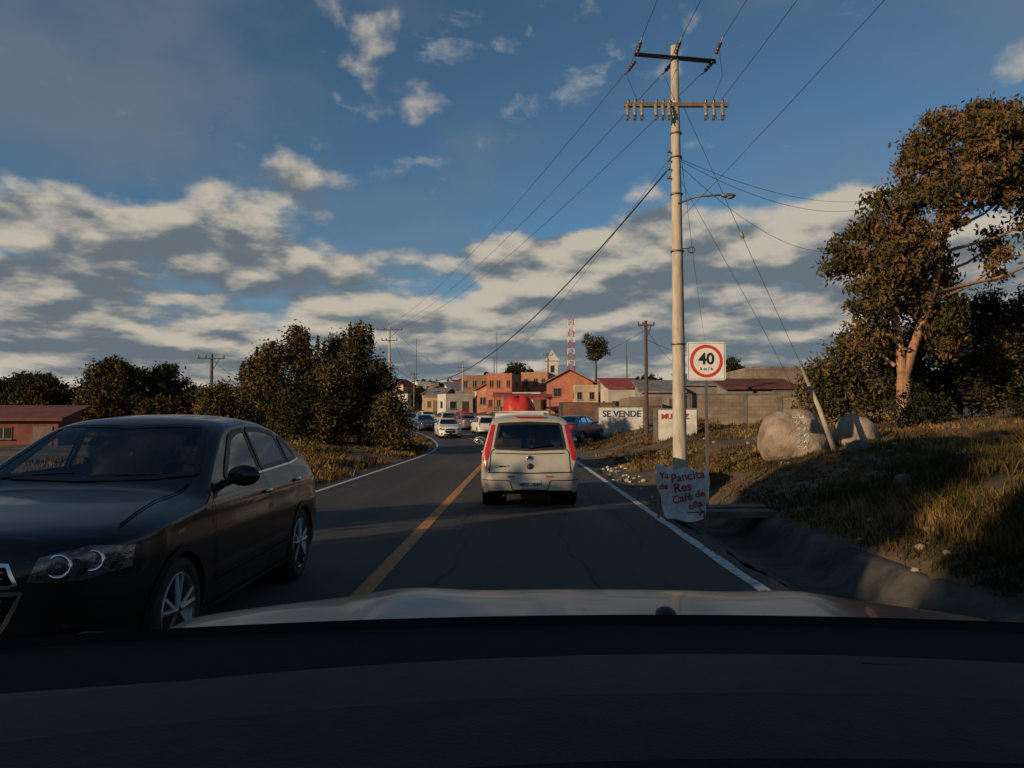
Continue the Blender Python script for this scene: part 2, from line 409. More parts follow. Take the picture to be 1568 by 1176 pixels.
for (c,r) in blobs:
    c=Vector(c); z=c.z-B.z
    if c.x-B.x>1.2: st=B+Vector((1.1+max(0,(z-6))*.35,-.2,max(2.6,min(8,z-1.3))))
    else: st=B+Vector((-.3,0,max(2,min(6.5,z-1.2))))
    mid=(st+c)/2+Vector((0,0,-.15)); mb.tube([st,mid,c],[.07,.05,.02],'bark',6)
mb.build('eucalyptus_tree')

def conifer(name,x,y,H,Rr,seed,mats,prof=.75,dens=1.0,size=.07,bottom=.05,trunk='bark_dark',leaf=26,tips=True):
    rg=np.random.default_rng(seed); z0=g1(x,y); mb=MB()
    mb.tube([(x,y,z0-.1),(x+rg.normal(0,.05),y,z0+H*.5),(x+rg.normal(0,.08),y,z0+H*.97)],[H*.025,H*.015,.01],trunk,8)
    nb=int(95*dens*max(1,Rr*H/8))
    Cs=[]
    lob=rg.uniform(0,6.28,4)
    for i in range(nb):
        t=rg.uniform(bottom,1)**.85
        a=rg.uniform(0,6.283)
        rmax=Rr*((1-t)**prof)*(1+.22*math.sin(3*a+lob[0]+t*4)+.15*math.sin(5*a+lob[1]+t*9))+.08
        L=rmax*rg.uniform(.7,1.2)
        dz=.35*L*rg.uniform(.2,1.3)
        p0=np.array([x,y,z0+t*H]); p1=p0+np.array([math.cos(a)*L,math.sin(a)*L,dz])
        if i%3==0: mb.tube([p0,p1*.9+p0*.1],[.03,.008],trunk,4,cap=False)
        for s in np.linspace(.35,1.0,max(2,int(L/.34))):
            Cs.append((p0*(1-s)+p1*s, .18+.12*(1-s)))
    for k in range(7 if tips else 0):
        a=rg.uniform(0,6.28); rr_=Rr*.5*rg.random(); bz=z0+H*rg.uniform(.72,.90)
        for s in np.linspace(0,1,7): Cs.append((np.array([x+math.cos(a)*rr_,y+math.sin(a)*rr_,bz+s*H*.17]),.10*(1.1-s)))
    P=np.array([c[0] for c in Cs]); S=np.array([c[1] for c in Cs])
    for mi_,m in enumerate(mats):
        sel=P[mi_::len(mats)]; ss=S[mi_::len(mats)]
        if len(sel)==0: continue
        L=sel[:,None,:]+rg.normal(size=(len(sel),leaf,3))*ss[:,None,None]
        leaves(mb,L.reshape(-1,3),size,m,rg,1.2)
    return mb.build(name)
C1=['leaf_con','leaf_con2']; C0=['leaf_con','leaf_con','leaf_con2']; CD=['leaf_dark','leaf_con2']
for i,(x,y,H,r,ms) in enumerate([(-10.4,38,5.4,2.0,C0),(-12.7,39,4.0,1.8,C0),(-7.5,38.5,5.6,1.9,C1),(-9.1,40,5.2,1.9,C1),(-6.3,37.5,3.8,1.5,CD),(-11.5,37,4.5,1.6,C0),(-9.4,35.8,2.8,1.8,CD),(-5.7,36,2.3,1.1,C1),(-13.7,36.5,2.5,1.2,C0),(-8.3,36,3.8,1.4,C1)]):
    conifer('cypress_tree',x,y,H,r,100+i,ms,prof=.68,dens=1.15)
CR=['leaf_rust','leaf_con2']
for i,(x,y,H,r,ms) in enumerate([(-27.5,54,5.0,2.4,C1),(-30,57,4.4,2.2,CR),(-24.8,56,4.6,2.2,CD),(-20.6,56,3.6,1.9,C1),(-33,55,3.2,2.0,CR),(-18.2,52,2.4,1.5,CR),(-22.5,50,2.1,1.6,CR),(-36,58,3.2,2.0,CD),(-31,50,2.4,1.6,CR),(-26,50,2.4,1.6,CR)]):
    conifer('pine_tree',x,y,H,r,200+i,ms,prof=.42,dens=.8,size=.1)
for i,(x,y,H,r) in enumerate([(-40,80,6.6,2.2),(-36.2,80,5.9,1.9),(-44,85,5.4,2.3),(-56,92,5.6,2.6),(-52,90,5.0,2.4),(-60,92,5.2,2.6),(-48,95,5.0,2.2),(-64,95,5.0,2.6)]):
    rg=np.random.default_rng(300+i); mb=MB(); z0=g1(x,y)
    mb.tube([(x,y,z0-.2),(x+.2,y,z0+H*.8)],[.2,.1],'bark_dark',6)
    bs=[((x+rg.uniform(-.5,.5)*r*1.3,y+rg.uniform(-1,1),z0+H-r*.35-rg.uniform(0,.3)*H),(r*.55,r*.55,r*.33)) for _ in range(7)]
    crown(mb,bs,26,22,.5,.13,['leaf_dark','leaf_con2'],rg); mb.build('umbrella_pine_tree')
for i,(x,y,H,r,ms) in enumerate([(18.3,32,5.0,1.6,CD),(20.2,33,5.0,1.8,CD),(22.5,34,5.4,2.0,CD),(16.5,31,4.0,1.5,CD),(13.2,30.5,3.4,1.5,C1),(15.1,31,3.0,1.4,CD),(19.2,30.5,3.0,1.5,C1),(21.5,30,3.2,1.6,CD),(11.9,30,2.2,1.0,C1)]):
    conifer('juniper_tree',x,y,H,r,400+i,ms,prof=.5,dens=1.0)
for i,(x,y,r) in enumerate([(12.3,24.3,.75),(13.0,24.6,.65),(16.5,25.5,.5),(18.0,27,.55)]):
    rg=np.random.default_rng(500+i); mb=MB(); z0=g1(x,y)
    mb.tube([(x,y,z0-.1),(x,y,z0+r)],[.06,.03],'bark_dark',6)
    crown(mb,[((x,y,z0+r*.75),(r,r,r*.85)),((x+.5*r,y,z0+r*.5),(r*.7,r*.7,r*.6))],110,26,.2,.05,['leaf_dark','leaf_con2'],rg); mb.build('shrub')
for i in range(38):
    rg=np.random.default_rng(600+i)
    if i<24: y=rg.uniform(22,46); x=float(xr(y))+rg.uniform(1.8,9)
    else: y=rg.uniform(28,50); x=float(xl(y))-rg.uniform(2.0,6)
    if (abs(x-6.9)<1.3 and y<35) or (i>=24 and y<33 and x>-7.5): continue
    r=rg.uniform(.25,.6); z0=g1(x,y); mb=MB()
    mb.tube([(x,y,z0-.1),(x,y,z0+r*.8)],[.03,.01],'bark_dark',5)
    crown(mb,[((x,y,z0+r*.45),(r*1.1,r,r*.6))],80,22,.2,.045,[['leaf_con','grass_green'],['leaf_dark','leaf_rust'],['grass_dry','leaf_con']][i%3],rg); mb.build('shrub')
for i,(x,y,r) in enumerate([(5.15,18.6,.35),(4.85,20.5,.4),(5.6,17.6,.25),(9.2,17.5,.3),(7.6,15.2,.22)]):
    rg=np.random.default_rng(660+i); z0=g1(x,y); mb=MB()
    mb.tube([(x,y,z0-.1),(x,y,z0+r*.8)],[.02,.01],'bark_dark',5)
    crown(mb,[((x,y,z0+r*.4),(r*1.2,r,r*.6))],90,22,.2,.03,['leaf_rust','leaf_con'],rg); mb.build('shrub')
def roundtree(name,x,y,H,r,seed,ms,z0=None):
    rg=np.random.default_rng(seed); z0=g1(x,y) if z0 is None else z0; mb=MB()
    mb.tube([(x,y,z0-.2),(x+.1,y,z0+H*.5),(x,y,z0+H*.85)],[.2,.14,.06],'bark_dark',6)
    bs=[((x+rg.uniform(-.6,.6)*r,y+rg.uniform(-.5,.5)*r,z0+H-r*1.0+rg.uniform(-.8,.5)*r),(r*.55,r*.55,r*.5)) for _ in range(8)]
    crown(mb,bs,40,22,.35,.11,ms,rg); return mb.build(name)
roundtree('round_tree',9.8,92,9.3,1.5,701,['leaf_con','leaf_dark'])
roundtree('round_tree',.9,120,7.6,2.1,702,['leaf_con2','leaf_dark'])
roundtree('round_tree',-6.5,150,5.5,2.0,703,['leaf_con','leaf_dark'])
roundtree('round_tree',26,92,6.2,1.3,704,['leaf_con2','leaf_dark'])
for i,(x,y) in enumerate([(-14,120),(-8,135),(-18,150),(-3,128),(4,140),(12,130),(18,120),(-12,175),(3,175),(20,110)]):
    roundtree('round_tree',x,y,3.6,1.5,720+i,['leaf_con2','leaf_dark'])
mb=MB(); rg=np.random.default_rng(800); bs=[]
for i in range(130):
    a=rg.uniform(-.75,.75); d=rg.uniform(240,330); x=d*math.sin(a); y=d*math.cos(a); H=rg.uniform(3,8); z0=g1(x,y)
    bs.append(((x,y,z0+H*.5),(rg.uniform(3,6),3,H*.55)))
crown(mb,bs,9,20,2.2,.7,['leaf_dark','leaf_con2'],rg); mb.build('distant_tree_line')
mb=MB(); bs=[]
for i in range(60):
    x=rg.uniform(-75,-16); y=rg.uniform(60,100); r=rg.uniform(1.0,2.0); bs.append(((x,y,g1(x,y)+r*.6),(r*1.4,r,r)))
crown(mb,bs,14,18,.8,.22,['leaf_dark','leaf_con2'],rg); mb.build('hedgerow')

def shadetree(x,y,H,r,seed,den=26):  # unseen trees, added left of the frame to cast shade on road and cars
    rg=np.random.default_rng(seed); z0=g1(x,y); mb=MB()
    mb.tube([(x,y,z0-.2),(x+.15,y,z0+H*.45),(x,y+.1,z0+H*.8)],[.28,.2,.08],'bark_dark',8)
    bs=[((x+rg.uniform(-.55,.55)*r,y+rg.uniform(-.55,.55)*r,z0+rg.uniform(.18,.88)*H),(r*.6,r*.6,r*.5)) for _ in range(15)]
    crown(mb,bs,den,18,.5,.2,['leaf_con','leaf_con2'],rg); return mb.build('unseen_shade_tree')
for i,(x,y,H,r,dn_) in enumerate([(-14,-1.8,8.6,2.1,26),(-14.5,-4.2,8.2,1.9,26),(-14,-10.6,9,2.6,26),(-14,-14.5,9,2.8,26),(-13,-19,9,2.8,26),(-13,-24,8,2.8,26),(-16,1.6,5.2,1.3,9),(-14.5,3.0,4.7,1.1,7),(-12,-29,8,2.8,26)]):
    shadetree(x,y,H,r,900+i,dn_)

# grass
def grass(mb,n,fx,h0,h1,m,rg,w=.012,clump=7):
    k=n//clump; P=np.array([fx(rg) for _ in range(k)])
    P=np.repeat(P,clump,0)+rg.normal(0,.05,size=(k*clump,2))
    z=gz(P[:,0],P[:,1]); N=len(P)
    a=rg.uniform(0,6.283,N); L=rg.uniform(h0,h1,N)*rg.uniform(.6,1.2,N); le=rg.uniform(.1,.9,N)*L; b=rg.uniform(0,6.283,N)
    ww=w*rg.uniform(.6,1.4,N)*(1+P[:,1]/25)
    dx=np.cos(a)*ww; dy=np.sin(a)*ww; ex=np.cos(b)*le; ey=np.sin(b)*le
    v0=np.stack([P[:,0]-dx,P[:,1]-dy,z-.02],1); v1=np.stack([P[:,0]+dx,P[:,1]+dy,z-.02],1)
    v2=np.stack([P[:,0]+dx*.7+ex*.4,P[:,1]+dy*.7+ey*.4,z+L*.6],1); v3=np.stack([P[:,0]-dx*.7+ex*.4,P[:,1]-dy*.7+ey*.4,z+L*.6],1)
    v4=np.stack([P[:,0]+ex,P[:,1]+ey,z+L],1)
    V=np.stack([v0,v1,v2,v3,v4],1).reshape(-1,3); i=np.arange(N)*5
    mb.addnp(V,np.stack([i,i+1,i+2,i+3],1),m)
    mb.addnp(V,np.stack([i+3,i+2,i+4],1),m)
def patchy(x,y,th):
    return math.sin(x*1.1+y*.35)+math.sin(y*.8-x*.6+2)+.6*math.sin(x*3.1+y*1.9)>th
def rright(y0,y1,d0,d1,th=-9):
    def f(rg):
        while True:
            y=y0+(y1-y0)*rg.random()**1.3; x=float(xr(y))+d0+(d1-d0)*rg.random()**1.1
            if patchy(x,y,th): return (x,y)
    return f
def rleft(y0,y1,d0,d1,th=-9):
    def f(rg):
        while True:
            y=y0+(y1-y0)*rg.random(); x=float(xl(y))-d0-(d1-d0)*rg.random()**1.3
            if patchy(x,y,th): return (x,y)
    return f
rg=np.random.default_rng(31)
mb=MB()
grass(mb,34000,rright(5.5,20,1.95,9),.03,.09,'grass_brown',rg,.006)
grass(mb,30000,rright(5.5,20,1.95,9,-.4),.04,.11,'grass_green',rg,.006)
grass(mb,12000,rright(5.5,20,1.95,9,.7),.05,.14,'grass_dry',rg,.005)
grass(mb,10000,rright(18,42,1.2,16,.3),.05,.16,'grass_dry',rg,.007)
grass(mb,16000,rright(18,45,1.5,16,-.6),.04,.15,'grass_brown',rg,.008)
grass(mb,10000,rright(18,45,1.5,16,.1),.05,.16,'grass_green',rg,.007)
grass(mb,7000,rright(6.5,11,2.4,4.6,-.5),.10,.26,'grass_dry',rg,.0045,20)
grass(mb,8000,rright(6.5,12,2.6,6.0,-.5),.12,.32,'grass_green',rg,.005,24)
grass(mb,800,rright(8.4,9.8,4.2,5.4),.35,.75,'grass_dry',rg,.0035,28)
grass(mb,16000,rleft(12,60,.45,7,0),.06,.20,'grass_dry',rg,.008)
grass(mb,18000,rleft(12,60,.6,9,-.8),.05,.2,'grass_brown',rg,.009)
grass(mb,9000,rleft(12,60,.6,9,.1),.06,.22,'grass_green',rg,.008)
mb.build('grass')

# ------------------------------------------------------------------ vehicles
def smooth_curve(pts,y,sig=.05):
    px=[p[0] for p in pts];pz=[p[1] for p in pts]
    ks=np.linspace(-2,2,9); w=np.exp(-ks**2/2); w/=w.sum()
    out=np.zeros_like(y)
    L=px[-1]
    s=np.minimum(sig,np.minimum(np.abs(y-0),np.abs(L-y))*.5)
    for k,ww in zip(ks,w): out+=ww*np.interp(y+k*s,px,pz)
    return out
def inpoly(P,poly):
    x=P[:,0];y=P[:,1];ins=np.zeros(len(P),bool);n=len(poly)
    for i in range(n):
        x1,y1=poly[i];x2,y2=poly[(i+1)%n]
        c=((y1>y)!=(y2>y))&(x<(x2-x1)*(y-y1)/((y2-y1)+1e-12)+x1); ins^=c
    return ins
def resamp(pts,n):
    p=np.array(pts,float); d=np.r_[0,np.cumsum(np.linalg.norm(np.diff(p,axis=0),axis=1))]
    t=np.linspace(0,d[-1],n+1); return np.stack([np.interp(t,d,p[:,0]),np.interp(t,d,p[:,1])],1)

def wheel(mb,c,sx,r,w):
    c=Vector(c); ax=(sx,0,0)
    mb.lathe(c,ax,[(-w,r*.6),(-w,r*.93),(-w+.03,r),(-.03,r),(0,r*.94),(.0,r*.80),(-.012,r*.70)],'rubber',32)
    mb.lathe(c,ax,[(-.012,r*.70),(.0,r*.69),(-.02,r*.64),(-.09,r*.60),(-.11,r*.1)],'rim',32)
    mb.lathe(c,ax,[(-.085,r*.60),(-.085,r*.02)],'trim',24)
    mb.lathe(c,ax,[(-.05,r*.16),(-.012,r*.14),(-.005,r*.02)],'rim',16)
    for k in range(5):
        a=2*math.pi*k/5+.3
        for da in(-.12,.12):
            d=Vector((0,math.cos(a),math.sin(a))); e=Vector((0,math.cos(a+da*1.6),math.sin(a+da*1.6)))
            p0=c+Vector((sx*-.02,0,0))+d*r*.1; p1=c+Vector((sx*-.012,0,0))+e*r*.67
            mb.tube([p0,p1],[r*.07,r*.055],'rim',6)

def make_vehicle(name,sp,paint,loc,rz,gl='glass_dark',res=1.0,glT=None):
    L=sp['L'];W=sp['W']/2; N=int(150*res)
    t=np.linspace(0,1,N); y=L*(t-np.sin(2*np.pi*t)/(2*np.pi)*.85); y[0]=.001; y[-1]=L-.001
    zt=smooth_curve(sp['top'],y,sp.get('sig',.05)); zb=smooth_curve(sp['bot'],y,.03)
    f0,p0=sp['front']; f1,p1=sp['rear']
    u0=np.clip(1-y/f0,0,1); u1=np.clip(1-(L-y)/f1,0,1)
    wl=W*(np.clip(1-u0**p0,1e-6,1))**(1/p0)*(np.clip(1-u1**p1,1e-6,1))**(1/p1)
    fz=sp['side']
    def off(z): return np.interp(z,[a for a,b in fz],[b for a,b in fz])
    ns=int(26*res);ntp=int(22*res); nn=2.4
    rows=[]
    for i in range(N):
        h=sp.get('h',.13)-.03*min(1,max(0,(zt[i]-1.05)/.2))
        h=min(h,(zt[i]-zb[i])*.45); zs=zt[i]-h
        sc=wl[i]/W
        pts=[(0,zb[i])]
        for z in np.linspace(zb[i],zs,ns):
            ww=(W+off(z)*1.0)*sc
            pts.append((max(ww,0.001)*(1 if z>zb[i] else .93),z))
        ws=pts[-1][0]
        for a in np.linspace(0,math.pi/2,ntp)[1:]:
            pts.append((ws*max(math.cos(a),0)**(2/nn),zs+h*math.sin(a)**(2/nn)))
        full=[(x,z) for x,z in pts]+[(-x,z) for x,z in pts[-2:0:-1]]
        rows.append([(x,y[i],z) for x,z in full])
    K=len(rows[0]); V=np.array(rows).reshape(-1,3)
    idx=np.arange(N*K).reshape(N,K)
    F=np.stack([idx[:-1,:],np.roll(idx[:-1,:],-1,1),np.roll(idx[1:,:],-1,1),idx[1:,:]],-1).reshape(-1,4)
    bvh=BVHTree.FromPolygons([Vector(v) for v in V.tolist()],F.tolist()+[list(map(int,idx[0])),list(map(int,idx[-1]))])
    def proj(ax,a,b,o):
        if ax=='L': og=Vector((3,a,b));d=Vector((-1,0,0))
        elif ax=='R': og=Vector((-3,a,b));d=Vector((1,0,0))
        elif ax=='T': og=Vector((a,b,3));d=Vector((0,0,-1))
        elif ax=='F': og=Vector((a,-2,b));d=Vector((0,1,0))
        else: og=Vector((a,L+2,b));d=Vector((0,-1,0))
        h=bvh.ray_cast(og,d)
        if h[0] is None:
            h=bvh.find_nearest(og+d*(2.1 if ax in 'LR' else 2)); 
        n=h[1]
        if n.dot(d)>0: n=-n
        return h[0]+n*o
    mb=MB()
    cen=V[F].mean(1)
    nrm=np.cross(V[F[:,1]]-V[F[:,0]],V[F[:,3]]-V[F[:,0]]); nrm/=np.linalg.norm(nrm,axis=1)[:,None]+1e-9
    kill=np.zeros(len(F),bool)
    for (ax,lo,up) in sp['glass']:
        poly=list(lo)+list(up)[::-1]
        if ax=='S': kill|=inpoly(cen[:,[1,2]],poly)&(np.abs(nrm[:,0])>.35)
        elif ax=='T': kill|=inpoly(cen[:,[0,1]],poly)&(np.abs(nrm[:,2])>.2)&(cen[:,2]>.9)
        elif ax=='B': kill|=inpoly(cen[:,[0,2]],poly)&(cen[:,1]>L*.8)
    R0=sp['wr']; RA=R0+.045
    for wy in sp['wheels']:
        kill|=((cen[:,1]-wy)**2+(cen[:,2]-R0)**2<RA**2)&(np.abs(cen[:,0])>.45)
    mb.addnp(V,F[~kill],M[paint],True)
    def patch(ax,lo,up,m,o=.005,n=16,r=8):
        axs=['L','R'] if ax=='S' else [ax]
        for A in axs:
            a=resamp(lo,n);b=resamp(up,n);vs=[];fs=[]
            for j in range(r+1):
                q=a+(b-a)*j/r
                for k in range(n+1): vs.append(proj(A,q[k][0],q[k][1],o))
            for j in range(r):
                for k in range(n): fs.append((j*(n+1)+k,j*(n+1)+k+1,(j+1)*(n+1)+k+1,(j+1)*(n+1)+k))
            mb.add(vs,fs,m,True)
    def line(ax,pts,w,m,o=.006,closed=False,step=.05):
        axs=['L','R'] if ax=='S' else [ax]
        pts=[tuple(p) for p in pts]
        if closed: pts=pts+[pts[0]]
        p=np.array(pts,float); tot=np.linalg.norm(np.diff(p,axis=0),axis=1).sum(); n=max(3,int(tot/step)); q=resamp(pts,n)
        dd=np.gradient(q,axis=0); dd/=np.linalg.norm(dd,axis=1)[:,None]+1e-9; nn_=np.stack([-dd[:,1],dd[:,0]],1)
        for A in axs:
            vs=[];fs=[]
            for k in range(len(q)):
                for s in(-1,0,1): vs.append(proj(A,q[k][0]+nn_[k][0]*w/2*s,q[k][1]+nn_[k][1]*w/2*s,o))
            for k in range(len(q)-1):
                for s in(0,1): fs.append((k*3+s,k*3+s+1,k*3+3+s+1,k*3+3+s))
            mb.add(vs,fs,m,True)
    for (ax,lo,up) in sp['glass']:
        patch(ax,lo,up,(glT if glT and ax in('T','B') else gl),.004,20,8)
        line(ax,list(lo)+list(up)[::-1],.045,'trim',.007,True)
    for (ax,lo,up,m) in sp['patches']: patch(ax,lo,up,m,.006 if m not in('headlight','taillight','amber') else (.012 if m!='amber' else .016),18,7)
    for (ax,pts,w,m,cl) in sp['lines']: line(ax,pts,w,m,.009,cl)
    for (lx,lz,lr) in sp.get('lamps',[]):
        for s in(-1,1):
            p=proj('F',s*lx,lz,.0)
            mb.lathe((p.x,p.y+.012,p.z),(s*.25,-1,.15),[(0,.004),(.004,lr*.45),(.020,lr*.8),(.030,lr),(.026,lr*1.12),(.0,lr*1.15)],'reflector',20)
            mb.ell((p.x,p.y-.006,p.z),(lr*.34,.016,lr*.34),'headlight',12)
    for wy in sp['wheels']:
        arc=[(wy+RA*math.cos(a),R0+RA*math.sin(a)) for a in np.linspace(-.35,math.pi+.35,30)]
        line('S',arc,.05,paint,.008)
        for sx in(-1,1):
            mb.lathe((0,wy,R0),(1,0,0),[(sx*(W-.45),.02),(sx*(W-.44),RA),(sx*(W-.07),RA)],'dash_dark',24)
            wheel(mb,(sx*(W-.02),wy,R0),sx,R0,.21)
    zi=sp.get('belt',.9)
    mb.box((0,L*.5,zi*.5+.05),(W*1.5,L*.62,.5),'interior')
    for (sy,nn2) in sp['seats']:
        for sx in nn2:
            mb.box((sx,sy,zi-.12),(.46,.14,.62),'interior',rx=R(-12),smooth=False)
            mb.ell((sx,sy+.09,zi+.28),(.13,.06,.10),'interior',12)
    mb.box((0,sp['dashy'],zi-.06),(W*1.5,.35,.16),'interior')
    if 'wheelat' in sp:
        wx,wy_,wz=sp['wheelat']; pts=[(wx+.18*math.cos(a),wy_+.06*math.sin(a),wz+.17*math.sin(a)) for a in np.linspace(0,6.283,22)]; mb.tube(pts,.014,'trim',6)
    my,mz=sp['mirror']
    for sx in(-1,1):
        xb=abs(proj('L',my,mz-.05,0).x)
        mb.tube([(sx*(xb-.03),my,mz-.07),(sx*(xb+.08),my,mz-.03)],[.03,.025],'trim',8)
        mb.ell((sx*(xb+.15),my,mz),(.115,.06,.075),paint,16)
        mb.ell((sx*(xb+.15),my+.035,mz),(.095,.04,.06),'chrome',14)
    for (hy,hz) in sp['handles']:
        for A,sx in(('L',1),('R',-1)):
            p=proj(A,hy,hz,.02); mb.ell((p.x,p.y,p.z),(.022,.09,.018),paint if paint!='black_paint' else 'chrome',10)
    o=mb.build(name,loc,rz)
    return o,proj

SEDAN=dict(L=4.6,W=1.80,top=[(0,.62),(.02,.74),(.06,.83),(.14,.885),(.35,.925),(.7,.97),(1.0,1.00),(1.28,1.03),(1.36,1.06),(2.05,1.43),(2.25,1.49),(2.7,1.525),(3.1,1.50),(3.45,1.43),(4.0,1.17),(4.2,1.12),(4.48,1.10),(4.55,1.03),(4.58,.8),(4.6,.55)],
 bot=[(0,.36),(.06,.24),(.3,.18),(.8,.17),(3.9,.18),(4.4,.24),(4.6,.42)],front=(.85,2.6),rear=(.75,2.7),
 side=[(.15,-.07),(.3,-.03),(.42,-.012),(.55,0),(.72,-.004),(.84,-.022),(.90,-.020),(.96,-.05),(1.02,-.085),(1.5,-.30)],
 wr=.33,wheels=[.87,3.555],belt=.98,mirror=(1.72,1.08),handles=[(2.52,.90),(3.42,.93)],dashy=1.75,seats=[(2.5,(-.37,.37)),(3.35,(-.37,.37))],
 lamps=[(.58,.728,.055),(.70,.742,.050)],wheelat=(.37,1.98,1.0),
 glass=[('T',[(-.70,1.52),(-.45,1.42),(0,1.37),(.45,1.42),(.70,1.52)],[(-.535,2.10),(0,2.02),(.535,2.10)]),
        ('S',[(1.80,1.05),(2.56,1.075)],[(1.88,1.12),(2.20,1.335),(2.38,1.38),(2.56,1.395)]),
        ('S',[(2.64,1.078),(3.36,1.10)],[(2.64,1.398),(2.95,1.395),(3.30,1.355)]),
        ('S',[(3.43,1.105),(3.70,1.125)],[(3.41,1.33),(3.56,1.26),(3.68,1.16)]),
        ('T',[(-.52,3.46),(0,3.42),(.52,3.46)],[(-.60,3.95),(0,4.03),(.60,3.95)])],
 patches=[('F',[(-.82,.69),(-.66,.65),(-.46,.66)],[(-.82,.80),(-.68,.815),(-.50,.775)],'headlight'),
          ('F',[(.46,.66),(.66,.65),(.82,.69)],[(.50,.775),(.68,.815),(.82,.80)],'headlight'),
          ('F',[(-.34,.44),(0,.42),(.34,.44)],[(-.42,.60),(0,.60),(.42,.60)],'dash_dark'),
          ('F',[(-.40,.655),(0,.655),(.40,.655)],[(-.36,.735),(0,.755),(.36,.735)],'dash_dark'),
          ('F',[(-.55,.24),(0,.23),(.55,.24)],[(-.5,.36),(0,.38),(.5,.36)],'dash_dark'),
          ('F',[(-.74,.33),(-.60,.32)],[(-.74,.42),(-.60,.41)],'dash_dark'),('F',[(.60,.32),(.74,.33)],[(.60,.41),(.74,.42)],'dash_dark'),
          ('S',[(4.28,.82),(4.50,.84)],[(4.20,.98),(4.5,1.0)],'taillight'),
          ('B',[(-.80,.80),(-.5,.82)],[(-.78,.98),(-.5,.96)],'taillight'),('B',[(.5,.82),(.80,.80)],[(.5,.96),(.78,.98)],'taillight')],
 lines=[('F',[(-.36,.43),(0,.41),(.36,.43),(.44,.61),(-.44,.61)],.022,'chrome',True),('F',[(-.42,.645),(.42,.645),(.37,.745),(0,.765),(-.37,.745)],.018,'chrome',True)]+
        [('F',[(-.36,z),(.36,z)],.006,'rim',False) for z in(.47,.505,.54,.575,.685,.715)]+
        [('F',[(-.73,.31),(-.6,.31),(-.59,.36),(-.66,.385),(-.73,.37)],.018,'chrome',True),('F',[(.73,.31),(.6,.31),(.59,.36),(.66,.385),(.73,.37)],.018,'chrome',True),
        ('S',[(1.40,1.0),(1.38,.55),(1.48,.22)],.010,'dash_dark',False),('S',[(2.60,1.06),(2.62,.5),(2.60,.22)],.010,'dash_dark',False),('S',[(3.40,1.09),(3.46,.85),(3.28,.6),(3.15,.3)],.010,'dash_dark',False),
        ('S',[(1.25,.25),(3.2,.25)],.03,'trim',False),('S',[(1.74,1.025),(2.6,1.052),(3.45,1.08),(3.76,1.11)],.016,'chrome',False),
        ('S',[(1.3,.40),(3.2,.43)],.010,'trim',False),
        ('T',[(-.72,.45),(-.66,1.0),(-.70,1.40)],.012,'dash_dark',False),('T',[(.72,.45),(.66,1.0),(.70,1.40)],.012,'dash_dark',False),
        ('T',[(-.6,1.44),(-.1,1.46)],.02,'trim',False),('T',[(.0,1.41),(.5,1.47)],.02,'trim',False)])
